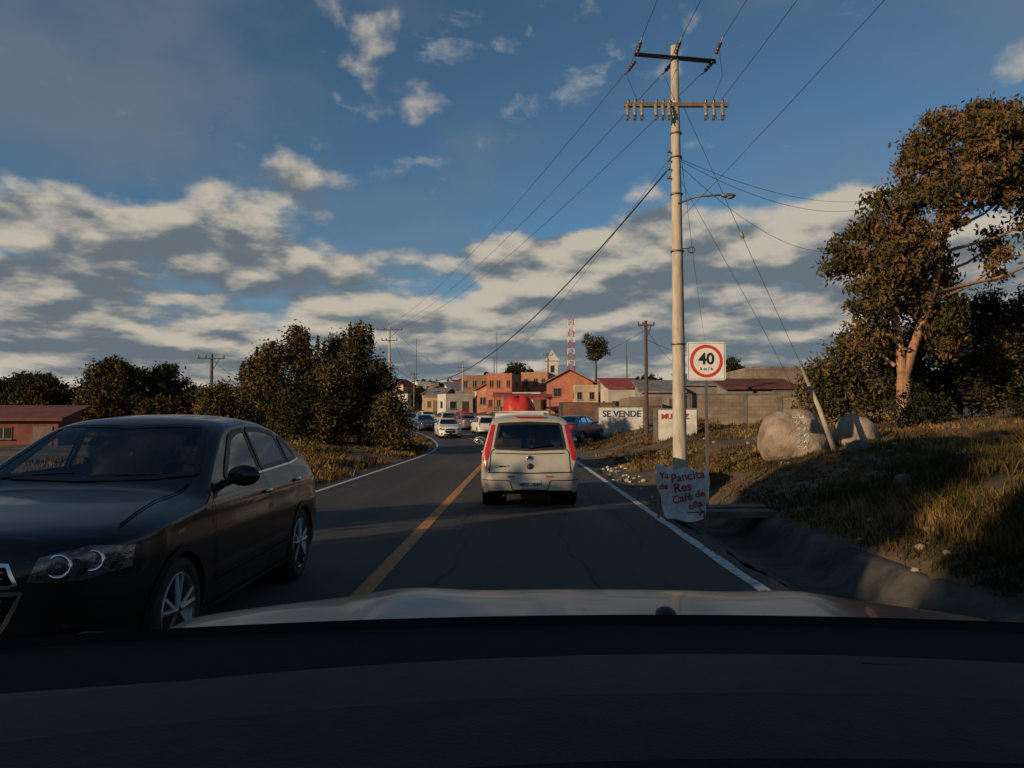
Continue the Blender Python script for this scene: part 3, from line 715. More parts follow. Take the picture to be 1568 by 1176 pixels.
VAN=dict(L=4.05,W=1.70,sig=.05,h=.15,top=[(0,.58),(.04,.70),(.15,.84),(.5,.95),(.85,1.02),(1.0,1.07),(1.65,1.48),(1.9,1.57),(2.5,1.62),(3.1,1.61),(3.6,1.57),(3.70,1.53),(3.80,1.30),(3.88,1.02),(3.93,.93),(3.98,.66),(4.03,.62),(4.045,.45),(4.05,.4)],
 bot=[(0,.36),(.06,.24),(.4,.19),(3.6,.2),(3.95,.24),(4.05,.30)],front=(.7,2.6),rear=(.40,3.6),
 side=[(.15,-.06),(.3,-.02),(.45,0),(.7,0),(.9,-.012),(1.0,-.04),(1.55,-.20),(1.65,-.24)],
 wr=.31,wheels=[.80,3.43],belt=.98,mirror=(1.38,1.10),handles=[(2.2,.90),(3.0,.92)],dashy=1.5,seats=[(2.0,(-.36,.36)),(2.9,(-.36,.36))],
 glass=[('T',[(-.66,1.18),(0,1.06),(.66,1.18)],[(-.56,1.66),(0,1.60),(.56,1.66)]),
        ('S',[(1.38,1.03),(2.18,1.03)],[(1.42,1.12),(1.75,1.38),(2.18,1.43)]),('S',[(2.27,1.03),(3.05,1.04)],[(2.27,1.43),(3.05,1.42)]),
        ('S',[(3.12,1.05),(3.55,1.07)],[(3.12,1.40),(3.50,1.34)]),
        ('B',[(-.615,1.01),(0,.985),(.615,1.01)],[(-.535,1.43),(0,1.455),(.535,1.43)])],
 patches=[('F',[(-.8,.62),(-.5,.60)],[(-.78,.80),(-.5,.76)],'headlight'),('F',[(.5,.60),(.8,.62)],[(.5,.76),(.78,.80)],'headlight'),('F',[(-.45,.5),(.45,.5)],[(-.4,.68),(.4,.68)],'dash_dark'),
          ('B',[(-.81,.80),(-.735,.80)],[(-.785,.98),(-.69,.98)],'taillight'),('B',[(.735,.80),(.81,.80)],[(.69,.98),(.785,.98)],'taillight'),
          ('B',[(-.785,.98),(-.69,.98)],[(-.67,1.42),(-.61,1.42)],'taillight'),('B',[(.69,.98),(.785,.98)],[(.61,1.42),(.67,1.42)],'taillight'),
          ('B',[(-.82,.66),(-.755,.66)],[(-.81,.80),(-.735,.80)],'amber'),('B',[(.755,.66),(.82,.66)],[(.735,.80),(.81,.80)],'amber'),
          ('B',[(-.74,.225),(0,.215),(.74,.225)],[(-.72,.29),(0,.28),(.72,.29)],'trim'),
          ('B',[(-.30,.31),(.30,.31)],[(-.33,.47),(.33,.47)],'silver_paint')],
 lines=[('B',[(-.72,.60),(0,.585),(.72,.60)],.016,'dash_dark',False),('B',[(-.70,.60),(-.68,.95),(-.62,1.0)],.012,'dash_dark',False),('B',[(.70,.60),(.68,.95),(.62,1.0)],.012,'dash_dark',False),
        ('B',[(-.82,.47),(-.35,.46),(-.30,.30),(.30,.30),(.35,.46),(.82,.47)],.014,'trim',False),
        ('B',[(-.60,.925),(0,.91),(.60,.925)],.014,'trim',False),
        ('S',[(1.15,1.0),(1.12,.3)],.01,'dash_dark',False),('S',[(2.22,1.0),(2.22,.3)],.01,'dash_dark',False),('S',[(3.08,1.0),(3.05,.55),(2.95,.35)],.01,'dash_dark',False)])

sed,_=make_vehicle('sedan_car',SEDAN,'black_paint',(-2.86,3.86,.0),R(.0),'glass_mid',1.25,'glass_clear')
vy=13.55; vxc=.27
van,vproj=make_vehicle('compact_van',VAN,'silver_paint',(vxc,vy+4.05,0),R(180)+R(.6),'glass_mid',1.3)
mb=MB()
p=vproj('B',0,.385,0); yb=p.y
mb.box((0,yb+.012,.385),(.36,.012,.155),'plate'); 
mb.box((0,yb+.020,.322),(.34,.006,.02),'sign_red')
q=vproj('B',0,.70,0); mb.lathe((0,q.y-.01,.70),(0,1,0),[(0,.055),(.03,.05),(.04,.02),(.04,.001)],'trim',16)
q=vproj('B',0,.835,0); mb.lathe((0,q.y-.01,.835),(0,1,0),[(0,.055),(.022,.052),(.022,.040),(.016,.001)],'chrome',18); mb.box((0,q.y+.012,.835),(.10,.01,.02),'chrome')
a=vproj('B',.02,1.0,.015); b=vproj('B',-.42,1.06,.02); mb.tube([a,b],.011,'dash_dark',6)
mb.box((.33,vproj('B',.33,.53,0).y+.004,.53),(.12,.008,.025),'sign_red'); mb.box((-.33,vproj('B',-.33,.53,0).y+.004,.53),(.12,.008,.025),'sign_red')
mb.tube([(.45,3.9,.2),(.45,4.02,.2)],.03,'steel',10)
mb.box((0,3.68,1.565),(.5,.06,.02),'taillight')
det=mb.build('rear_fittings',parent=van)
text('plate_text','MEZ-1849',.085,'ink_black',(0,yb+.024,.392),(R(90),0,R(180)),van,.0015)
text('badge_text','COMPACT',.05,'chrome',(.48,vproj('B',.48,.70,0).y+.006,.70),(R(90),0,R(180)),van,.001)

def far_car(name,sp,paint,x,y,rz,flip=False,res=.4,gl='glass_dark'):
    z=float(hh(y))+ (0 if abs(x-float(cx(y)))<3.4 else g1(x,y)-float(hh(y)))
    o,_=make_vehicle(name,sp,paint,(x,y,z),rz,gl,res); o.rotation_euler=(math.atan((g1(x,y+2)-g1(x,y-2))/4)*(-1 if flip else 1),0,rz); return o
def hd(y): return math.atan2(-(float(cx(y+2))-float(cx(y-2))),4)
far_car('sedan_car',SEDAN,'white_paint',float(cx(60))-1.5,60,hd(62))
far_car('sedan_car',SEDAN,'blue_paint',float(cx(74))-1.5,74,hd(76))
far_car('compact_van',VAN,'white_paint',float(cx(56))+1.55,56+4,hd(58)+math.pi,True)
far_car('compact_van',VAN,'white_paint',float(cx(67))+1.6,67+4,hd(69)+math.pi,True)
far_car('sedan_car',SEDAN,'grey_paint',float(cx(82))-1.5,82,hd(84))
far_car('sedan_car',SEDAN,'grey_paint',float(cx(76))+1.6,76+4,hd(78)+math.pi,True)
far_car('compact_van',VAN,'silver_paint',float(cx(85))+1.6,85+4,hd(87)+math.pi,True)
far_car('sedan_car',SEDAN,'black_paint',float(cx(91))-1.5,91,hd(93))
far_car('sedan_car',SEDAN,'white_paint',float(cx(94))+1.6,98,hd(96)+math.pi,True)
far_car('compact_van',VAN,'white_paint',float(cx(100))-1.5,100,hd(102))
far_car('compact_van',VAN,'silver_paint',float(cx(104))+1.6,108,hd(106)+math.pi,True)
far_car('sedan_car',SEDAN,'blue_paint',5.0,48,R(150),True)
far_car('sedan_car',SEDAN,'white_paint',float(cx(88))-5.6,88,hd(88))
far_car('compact_van',VAN,'red_paint',float(cx(90))+5.2,92,hd(90)+math.pi,True)

# pickup truck with red load ahead of the van
mb=MB()
PX=.25;PY=25
mb.box((0,0,.62),(1.8,5.0,.34),'white_paint'); 
for sx in(-1,1):
    mb.box((sx*.86,-1.45,.98),(.08,2.1,.42),'white_paint')
    for wy in(-1.6,1.7): wheel(mb,(sx*.88,wy,.36),sx,.36,.22)
mb.box((0,-2.47,.98),(1.64,.06,.42),'white_paint'); mb.box((0,-2.56,.45),(1.7,.12,.16),'chrome')
mb.box((-.83,-2.5,.95),(.1,.08,.3),'taillight');mb.box((.83,-2.5,.95),(.1,.08,.3),'taillight')
vs=[(-.84,-.38,.79),(.84,-.38,.79),(.84,1.4,.79),(-.84,1.4,.79),(-.66,-.25,1.72),(.66,-.25,1.72),(.66,.7,1.72),(-.66,.7,1.72)]
mb.add(vs,[(0,1,5,4),(1,2,6,5),(2,3,7,6),(3,0,4,7),(4,5,6,7)],'white_paint')
mb.add([(-.62,-.378,1.2),(.62,-.378,1.2),(.55,-.295,1.62),(-.55,-.295,1.62)],[(0,1,2,3)],'window')
mb.box((0,1.95,.95),(1.7,1.1,.34),'white_paint')
mb.tube([(-.85,-2.3,1.2),(-.85,-2.3,1.82),(.95,-2.3,1.82),(.95,-2.3,1.2)],.035,'white_paint',6)
mb.tube([(-.85,-.5,1.2),(-.85,-.5,1.82),(.95,-.5,1.82),(.95,-.5,1.2)],.035,'white_paint',6)
mb.box((0,-1.35,1.45),(1.6,1.8,.66),'white_paint')
vs=[];fs=[];n=28
for i in range(9):
    tt=i/8*math.pi/2
    for k in range(n):
        a=2*math.pi*k/n; w=1+.06*math.sin(5*a)+.04*math.sin(9*a+i)
        vs.append((.54*math.cos(a)*math.cos(tt)**.5*w,-1.35+.7*math.sin(a)*math.cos(tt)**.5*w,1.77+.56*math.sin(tt)*(1-.08*math.sin(3*a))))
for i in range(8):
    for k in range(n): fs.append((i*n+k,i*n+(k+1)%n,(i+1)*n+(k+1)%n,(i+1)*n+k))
mb.add(vs,fs,'red_paint',True)
mb.build('pickup_truck',(PX,PY+2.5,0),R(-1))

# ------------------------------------------------------------------ people (seated in the cars)
def person(name,loc,rz,shirt,skincol='skin',head_turn=0,longhair=False,arm_up=False):
    em=bpy.data.objects.new(name,None); scene.collection.objects.link(em); em.location=loc; em.rotation_euler=(0,0,rz)
    def skin(nm,chains,m,lvl=1):
        vs=[];ed=[];rad=[];key={}
        for ch in chains:
            prev=None
            for (p,r) in ch:
                k=tuple(round(c,4) for c in p)
                if k not in key: key[k]=len(vs); vs.append(p); rad.append(r)
                i=key[k]
                if prev is not None and prev!=i: ed.append((prev,i))
                prev=i
        me=bpy.data.meshes.new(nm); me.from_pydata(vs,list(set(ed)),[]); o=bpy.data.objects.new(nm,me); scene.collection.objects.link(o)
        md=o.modifiers.new('skin','SKIN')
        for i,sv in enumerate(me.skin_vertices[0].data): sv.radius=rad[i] if hasattr(rad[i],'__len__') else (rad[i],rad[i]); sv.use_root=(i==0)
        o.modifiers.new('sub','SUBSURF').levels=lvl; o.modifiers['sub'].render_levels=lvl
        me.materials.append(M[m]); o.parent=em
        md.use_smooth_shade=True
        return o
    sh=.19
    ch=[[((0,0,.08),(.17,.13)),((0,.02,.25),(.15,.11)),((0,.03,.42),(.17,.12)),((0,.02,.52),(.12,.09)),((0,0,.60),(.055,.055))]]
    for s in(-1,1):
        el=(s*.27,-.12,.30) if not (arm_up and s>0) else (s*.30,-.12,.45)
        wr=(s*.16,-.36,.38) if not (arm_up and s>0) else (s*.22,-.16,.70)
        ch.append([((0,.02,.52),(.12,.09)),((s*sh,.02,.50),(.062,.062)),(el,(.047,.047)),(wr,(.032,.032))])
        ch.append([((0,0,.08),(.17,.13)),((s*.10,-.42,.08),(.075,.075)),((s*.11,-.50,-.3),(.055,.055))])
    skin('clothed_body',ch,shirt)
    for s in(-1,1):
        wr=Vector((s*.16,-.36,.38)) if not (arm_up and s>0) else Vector((s*.22,-.16,.70))
        f=Vector((0,-1,.15)).normalized() if not (arm_up and s>0) else Vector((0,-.2,1)).normalized()
        side=Vector((-s,0,0)); up=Vector((0,0,1)) if not (arm_up and s>0) else Vector((0,1,0))
        palm=wr+f*.07; chs=[[(tuple(wr),(.026,.02)),(tuple(palm),(.036,.017))]]
        for k,ln in enumerate([.070,.080,.075,.060]):
            b=palm+side*(.028-.019*k)+f*.012
            chs.append([(tuple(palm),(.036,.017)),(tuple(b),.010),(tuple(b+f*ln*.55),.009),(tuple(b+f*ln*.8-up*.03),.008)])
        b=wr+f*.03+side*.03; chs.append([(tuple(wr),(.026,.02)),(tuple(b),.012),(tuple(b+side*.03+f*.03),.010),(tuple(b+side*.035+f*.055),.009)])
        skin('hand',chs,skincol)
    mb=MB()
    n=20;vs=[];fs=[]
    for i in range(15):
        t=math.pi*i/14
        for k in range(n):
            a=2*math.pi*k/n
            x=math.sin(t)*math.cos(a);yy=math.sin(t)*math.sin(a);z=math.cos(t)
            w=1-.22*max(0,-z)**1.3
            px_=x*.078*w;py_=yy*.098*(w if yy<0 else 1);pz=z*.118
            if yy<-.5 and abs(x)<.2 and -.35<z<.15: py_-=.02*(1-abs(x)/.2)*(1 if z<-.05 else .6)
            if yy<-.6 and .1<abs(x)<.5 and 0<z<.22: py_+=.008
            vs.append((px_,py_,pz))
    for i in range(14):
        for k in range(n): fs.append((i*n+k,i*n+(k+1)%n,(i+1)*n+(k+1)%n,(i+1)*n+k))
    mb.add(vs,fs,skincol,True)
    for s in(-1,1):
        mb.ell((s*.031,-.084,.012),(.013,.008,.007),'sign_white',10); mb.ell((s*.031,-.091,.012),(.005,.003,.006),'sign_black',8)
        mb.ell((s*.032,-.090,.030),(.016,.005,.004),'hair',8); mb.ell((s*.080,.005,-.01),(.010,.02,.03),skincol,8)
    mb.ell((0,-.088,-.055),(.024,.007,.007),'ink_red',10)
    vs=[];fs=[]
    for i in range(9):
        t=math.pi*i/8*.60
        for k in range(n):
            a=2*math.pi*k/n; tt=t*(1 if math.sin(a)>-.3 else .62)*(1.15 if math.sin(a)>.2 else 1)
            vs.append((math.sin(tt)*math.cos(a)*.088,math.sin(tt)*math.sin(a)*.108+.004,math.cos(tt)*.128))
    for i in range(8):
        for k in range(n): fs.append((i*n+k,i*n+(k+1)%n,(i+1)*n+(k+1)%n,(i+1)*n+k))
    mb.add(vs,fs,'hair',True)
    if longhair: mb.ell((0,.06,-.08),(.095,.06,.16),'hair',14)
    mb.tube([(0,.02,-.17),(0,.01,-.07)],[.055,.05],skincol,12)
    h=mb.build('head',(0,-.02,.77),head_turn,em)
    return em
person('driver',(-2.86+.36,3.86+2.28,.46),0,'shirt',head_turn=R(10))
person('passenger',(-2.86-.36,3.86+2.30,.46),0,'shirt2',longhair=True,head_turn=R(-8))
person('driver',(vxc-.34,vy+2.15,.48),R(180),'shirt2')
person('passenger',(vxc+.30,vy+1.25,.52),R(180),'shirt2',arm_up=True,longhair=True)

# ------------------------------------------------------------------ own car: bonnet, dashboard, shell
OC=.18
mb=MB()
n1,n2=50,60;vs=[];fs=[]
for i in range(n1+1):
    y=.98+(2.55-.98)*i/n1
    for k in range(n2+1):
        s=-1+2*k/n2; hw=1.0-.08*max(0,y-1.6)**2
        x=OC+s*hw
        z=1.045-.07*abs(s)**2.4
        z-=.55*max(0,y-1.84)**2
        z+=.014*math.exp(-((s+.45)/.12)**2)+.012*math.exp(-((s-.55)/.12)**2)
        if abs(s)>.985: z-=.25
        vs.append((x,y,z))
for i in range(n1):
    for k in range(n2): fs.append((i*(n2+1)+k,i*(n2+1)+k+1,(i+1)*(n2+1)+k+1,(i+1)*(n2+1)+k))
mb.add(vs,fs,'own_paint',True)
mb.ell((.31,1.60,1.063),(.022,.03,.018),'trim',12)
def yfar(x): return .905-.22*(x-.16)**2
nx2=60;vs=[]
cols=np.linspace(OC-1.0,OC+1.0,nx2+1)
rows=[(.004,1.215,'dash_edge'),(.0,1.232,'dash_edge'),(-.004,1.233,'dash_dark'),(-.02,1.226,'dash_dark'),(-.155,1.222,'dash_dark'),(-.17,1.233,'dash'),(-.19,1.240,'dash'),(-.30,1.243,'dash'),(-.40,1.236,'dash'),(-.48,1.20,'dash'),(-.52,1.12,'dash'),(-.54,.9,'dash')]
for j,(o,z,m) in enumerate(rows):
    for x in cols:
        bul=0
        if j>=5: bul=-.12*abs(x-.12)**2.2
        vs.append((x,yfar(x)+o+bul,z if j<5 else z-.012*abs(x-.12)**2+.004*math.sin(x*2.5+.5)))
for j in range(len(rows)-1):
    c=nx2+1
    mb.add([vs[j*c+k] for k in range(c)]+[vs[(j+1)*c+k] for k in range(c)],[(k,k+1,c+k+1,c+k) for k in range(nx2)],rows[j+1][2] if j>=1 else 'dash_edge',True)
mb.tube([(.30,.685,1.2425),(.45,.655,1.241),(.66,.62,1.238)],.0022,'dash_dark',6)
mb.box((OC,1.0,1.0),(1.6,.16,.03),'trim')
mb.box((OC,-.9,1.78),(1.45,2.3,.05),'own_paint'); mb.box((OC,-.9,1.745),(1.40,2.25,.01),'interior')
for s in(-1,1):
    mb.box((OC+s*.92,-.9,.75),(.1,3.2,.75),'own_paint')
    mb.tube([(OC+s*.95,.72,1.10),(OC+s*.68,.12,1.76)],.035,'interior',8)
    mb.box((OC+s*.80,-.45,1.42),(.05,.12,.66),'interior'); mb.box((OC+s*.80,-1.75,1.42),(.05,.5,.66),'interior')
    mb.box((OC+s*.84,1.7,.62),(.12,1.5,.5),'own_paint')
    for wy in(1.75,-1.3): wheel(mb,(OC+s*.92,wy,.33),s,.33,.22)
mb.box((OC,2.5,.62),(1.6,.16,.45),'own_paint')
mb.box((OC,-2.35,.85),(1.7,.2,.7),'own_paint')
for s in(-.36,.36):
    mb.box((OC+s+.05,-.45,.95),(.48,.16,.7),'interior',rx=R(-10)); mb.ell((OC+s+.05,-.5,1.38),(.14,.06,.1),'interior')
mb.build('own_car')

# ------------------------------------------------------------------ utility pole, lines
mb=MB(); PXX,PYY=3.74,17.5; zb=g1(PXX,PYY)
mb.tube([(PXX+.0,PYY,zb-.3),(PXX-.01,PYY,5),(PXX-.03,PYY,10.05)],[.165,.125,.085],'concrete_pole',14)
za=9.78
A0=Vector((PXX-.96,PYY-.1,za+.03)); A1=Vector((PXX+.95,PYY+.15,za-.03))
mb.tube([A0,A1],.04,'wood',6); mb.tube([A0+Vector((.05,-.14,-.05)),A1+Vector((-.05,-.14,-.02))],.03,'darkwood',6)
def strain(p,d,n=4,r=.048):
    p=Vector(p);d=Vector(d).normalized()
    for i in range(n): mb.lathe(p+d*(.06+i*.085),d,[(0,.02),(.01,r),(.05,r*.8),(.07,.02)],'porcelain',10)
    mb.tube([p,p+d*.5],.012,'steel',5)
for dx in(-.9,-.02,.9):
    strain((PXX+dx,PYY,za+.05),(.12,-.85,.42)); strain((PXX+dx,PYY+.05,za-.03),(-.35,.85,-.25))
zc=8.66
mb.box((PXX-.02,PYY-.06,zc),(2.36,.09,.09),'wood'); 
for dx in(-1.14,-.98,-.82,-.5,-.34,-.2,.62,.80,1.0):
    x=PXX+dx
    mb.lathe((x,PYY-.16,zc-.02),(0,-.25,-1),[(0,.02),(.02,.05),(.07,.03),(.09,.05),(.14,.03),(.16,.05),(.21,.03),(.24,.045),(.30,.02)],'porcelain_grey',9)
    mb.box((x,PYY-.18,zc-.33),(.05,.07,.12),'steel'); mb.tube([(x,PYY-.16,zc-.02),(x+.03,PYY-.3,zc-.42)],.012,'steel',5)
    mb.lathe((x+.04,PYY-.06,zc+.04),(0,0,1),[(0,.03),(.02,.035),(.08,.03)],'porcelain',8)
for z in(8.0,7.45,6.6,5.3,3.2): mb.lathe((PXX-.015,PYY,z),(0,0,1),[(0,.11+.012*(9-z)*.6),(0,.125+.012*(9-z)*.6),(.035,.125+.012*(9-z)*.6),(.035,.11+.012*(9-z)*.6)],'steel',12)
for i,z in enumerate((7.55,7.35,7.15,6.95)):
    mb.lathe((PXX-.20,PYY-.06,z),(0,0,1),[(0,.015),(.01,.04),(.06,.04),(.07,.015)],'porcelain',8); mb.tube([(PXX-.1,PYY,z+.03),(PXX-.24,PYY-.06,z+.03)],.01,'steel',5)
mb.tube([(PXX,PYY-.1,6.38),(PXX+.35,PYY-.3,6.48),(PXX+.85,PYY-.5,6.46)],[.025,.022,.022],'steel',8)
mb.ell((PXX+1.0,PYY-.55,6.43),(.17,.08,.05),'steel',14); mb.ell((PXX+1.04,PYY-.56,6.395),(.09,.06,.04),'porcelain_grey',12)
pts=[(PXX+.28+.07*math.cos(a),PYY-.1,5.33+.07*math.sin(a)) for a in np.linspace(0,6.28,16)]; mb.tube(pts,.012,'wire',5); mb.tube([(PXX+.1,PYY,5.38),(PXX+.22,PYY-.1,5.36)],.012,'wire',5)
for dx in(-.9,-.02,.9):
    a=Vector((PXX+dx,PYY-.3,za+.2)); b=Vector((PXX+dx*.95-.05,PYY-.1,zc+.1)); 
    mb.tube([a,(a+b)/2+Vector((-.25 if dx<0 else .15,0,-.1)),b],.006,'wire',5)
mb.build('utility_pole')

mb=MB()
def wire(a,b,sag,r=.009,n=26):
    a=Vector(a);b=Vector(b)
    pts=[a.lerp(b,t)-Vector((0,0,sag*4*t*(1-t))) for t in np.linspace(0,1,n)]
    mb.tube(pts,r,'wire',5,cap=False)
for dx in(-.9,-.02,.9): wire((PXX+dx+.06,PYY-.45,za+.25),(PXX+dx+.55,-26,10.6),.7,.006)
wire((PXX+1.0,PYY-.1,zc+.1),(5.3,-26,9.0),.6,.006)
wire((PXX+.1,PYY-.1,6.1),(9.8,-8,13.2),.5,.005)
LP=(-10.35,66,g1(-10.35,66))
for dx,fx in((-.9,-.75),(-.02,0),(.9,.75)): wire((PXX+dx-.2,PYY+.45,za-.16),(LP[0]+fx,66,9.5),1.0,.007)
wire((PXX-.24,PYY,7.15),(LP[0]+.1,66,6.6),3.0,.019)
wire((PXX-.24,PYY,7.35),(-.5,60,6.4),.5,.006)
wire((PXX+.1,PYY,7.42),(14.5,30,10.2),.5,.006); wire((PXX+.1,PYY,7.38),(14.5,30,10.0),.7,.006)
wire((PXX+.1,PYY,7.25),(12.5,30,8.1),.6,.006)
wire((PXX+.1,PYY,7.5),(15,60,7.0),.6,.006)
wire((PXX+.05,PYY,6.7),(6.2,30,4),.2,.005)
mb.build('power_lines')
mb=MB()
g0=Vector((PXX+.05,PYY,8.9)); g1p=Vector((6.28,17.0,2.72)); g2=Vector((6.95,16.8,.75))
mb.tube([g0,g1p,g2],.006,'wire',5); mi=g0.lerp(g1p,.53)
mb.lathe(mi,(g1p-g0),[(-.08,.01),(-.06,.04),(.06,.04),(.08,.01)],'porcelain_grey',10)
h0=Vector((PXX+.05,PYY,7.0)); mb.tube([h0,Vector((5.55,17.2,3.5)),Vector((6.3,17.1,1.9))],.005,'wire',5)
mb.build('guy_wire')
mb=MB(); mb.tube([g1p+Vector((-.02,-.03,0)),(g1p+g2)/2+Vector((.0,-.03,.03)),g2+Vector((.02,-.03,-.15))],[.04,.052,.06],'concrete_pole',8); mb.build('guy_wire_guard')  # guard sleeve over the lower end of the guy wire

def smallpole(name,x,y,H,r=.13,arm=1.1,m='darkwood',n=2):
    z0=g1(x,y); mb=MB(); mb.tube([(x,y,z0-.2),(x,y,z0+H)],[r,r*.6],m,10)
    for k in range(n):
        z=z0+H-.25-k*.9; w=arm*(1 if k==0 else .6)
        mb.box((x,y-.1,z),(2*w,.08,.07),'darkwood')
        for dx in(-w*.95,-w*.4,w*.95): mb.lathe((x+dx,y-.1,z+.03),(0,0,1),[(0,.02),(.05,.045),(.13,.045),(.17,.015)],'porcelain',8)
    mb.tube([(x,y-.06,z0+H-1.0),(x+arm*.6,y-.08,z0+H-.3)],.02,'steel',5)
    return mb.build(name)
smallpole('utility_pole',-10.35,66,8.9,.13,1.1,'concrete_pole',2)
smallpole('utility_pole',-16.9,44,4.9,.12,.75,'darkwood',1)
smallpole('utility_pole',6.95,40.5,6.0,.12,.42,'darkwood',1)
smallpole('utility_pole',-6.9,110,6.2,.16,.7,'concrete_pole',1)
smallpole('utility_pole',-13,104,6.5,.12,.6,'wood',1)
smallpole('utility_pole',-27,78,5.4,.14,.5,'darkwood',1)
smallpole('utility_pole',-3.9,170,10,.15,.9,'steel',1)
smallpole('utility_pole',18.5,84,6.6,.12,.6,'darkwood',1)
smallpole('utility_pole',4.6,100,7.2,.12,.6,'darkwood',1)
mb=MB()
wire((-16.9,44,5.1),(-27,78,6.0),.3,.012); wire((6.95,40.5,6.3),(4.6,100,9),.8,.012); wire((6.95,40.5,5.8),(14,48,5),.3,.010)
wire((6.95,40.5,6.4),(18.5,84,8),.8,.012); wire((-6.9,110,7.6),(4.6,100,8.5),.8,.015); wire((-10.35,66,9.6),(-6.9,110,7.8),.7,.012);wire((-10.35,66,9.3),(-13,104,8),.7,.012)
mb.build('power_lines')

# ------------------------------------------------------------------ signs
mb=MB(); sx_,sy_=3.73,15.0; zb=g1(sx_,sy_)
mb.box((sx_,sy_+.035,(2.35+zb)/2),(.05,.04,2.35-zb+.5),'steel')
cz=2.64
def rrect(w,h,r,y,m,ns=6):
    pts=[]
    for cxx,czz,a0 in((w/2-r,h/2-r,0),(-w/2+r,h/2-r,90),(-w/2+r,-h/2+r,180),(w/2-r,-h/2+r,270)):
        for k in range(ns+1):
            a=R(a0+90*k/ns); pts.append((sx_+cxx+r*math.cos(a),y,cz+czz+r*math.sin(a)))
    n=len(pts); mb.add(pts+[(p[0],p[1]+.006,p[2]) for p in pts],[tuple(range(n)),tuple(range(2*n-1,n-1,-1))]+[(k,(k+1)%n,n+(k+1)%n,n+k) for k in range(n)],m)
rrect(.74,.74,.05,sy_,'sign_white')
def ring(r0,r1,y,m,n=48):
    vs=[];fs=[]
    for k in range(n):
        a=2*math.pi*k/n; vs+= [(sx_+r0*math.cos(a),y,cz+r0*math.sin(a)),(sx_+r1*math.cos(a),y,cz+r1*math.sin(a))]
    for k in range(n): j=(k+1)%n; fs.append((2*k,2*k+1,2*j+1,2*j))
    mb.add(vs,fs,m)
ring(.255,.315,sy_-.003,'sign_red')
for dx,dz_,ww,hh_ in((0,.345,.70,.006),(0,-.345,.70,.006),(.345,0,.006,.684),(-.345,0,.006,.684)): mb.box((sx_+dx,sy_-.002,cz+dz_),(ww,.002,hh_),'sign_black')
sg=mb.build('speed_limit_sign')
text('sign_number','40',.30,'sign_black',(sx_,sy_-.004,cz+.035),(R(90),0,0),sg,.008)
text('sign_unit','k m / h',.085,'sign_black',(sx_,sy_-.004,cz-.15),(R(90),0,0),sg,.001)

BX,BY,BZ=2.60,12.0,.37
def bdef(x,z):
    return BY+.045*math.sin(x*7+1)+.03*math.sin(z*8+x*3)-.06*(z-.4)+.010*math.sin(x*23+z*9)
mb=MB();vs=[];fs=[];n=44;r_=36
for j in range(r_+1):
    t=j/r_
    for k in range(n+1):
        s=k/n
        xl_=-.33+ -.13*t+.02*math.sin(t*9); xr_=.33+.08*t+.015*math.sin(t*11)
        x=BX+xl_+(xr_-xl_)*s; z0=-.42+.03*math.sin(s*7); z1=.40-.03*s+.02*math.sin(s*13)+.05*(1-s)*(s<.2)
        if s<.12: z0+= .28*(1-s/.12)**1.5
        z=BZ+z0+(z1-z0)*t
        vs.append((x,bdef(x-BX,z),z))
for j in range(r_):
    for k in range(n): fs.append((j*(n+1)+k,j*(n+1)+k+1,(j+1)*(n+1)+k+1,(j+1)*(n+1)+k))
mb.add(vs,fs,'cloth',True)
edge=[Vector(vs[k])+Vector((0,-.012,.012)) for k in range(4,n+1)]; mb.tube(edge,.012,'ink_red',5)
mb.tube([Vector((BX-.36,BY+.06,-.25)),Vector((BX-.36,BY+.06,.74))],.02,'wood',6); mb.tube([Vector((BX+.34,BY+.06,-.25)),Vector((BX+.34,BY+.06,.72))],.02,'wood',6)
mb.tube([Vector((BX-.36,BY+.06,.66)),Vector((BX+.36,BY+.06,.66))],.015,'wood',6)
ar=[(BX+.08,0,BZ-.29),(BX+.32,0,BZ-.27)]
mb.tube([(x,bdef(x-BX,z)-.006,z) for x,_,z in ar],.007,'ink_black',5)
for e in(.05,-.05): mb.tube([(BX+.26,bdef(.26,BZ-.27+e)-.006,BZ-.27+e),(BX+.32,bdef(.32,BZ-.27)-.006,BZ-.27)],.007,'ink_black',5)
bn=mb.build('handwritten_food_sign')
dfm=lambda c: Vector((c.x,bdef(c.x-BX,c.z)-.006+(c.y-BY)*.5,c.z))
def hw(t,s,x,z,tilt,m='ink_red',o=.003): text('lettering',t,s,m,(BX+x,BY,BZ+z),(R(90),-R(tilt),0),bn,o,dfm,.001)
hw('Ya',.14,-.30,.29,4); hw('Pancita',.185,.07,.27,9); hw('de',.13,-.30,.12,5); hw('Res',.19,.0,.10,8); hw('Café',.17,.0,-.07,14); hw('de',.14,.26,.0,12)
hw('olla',.15,.20,-.17,20)

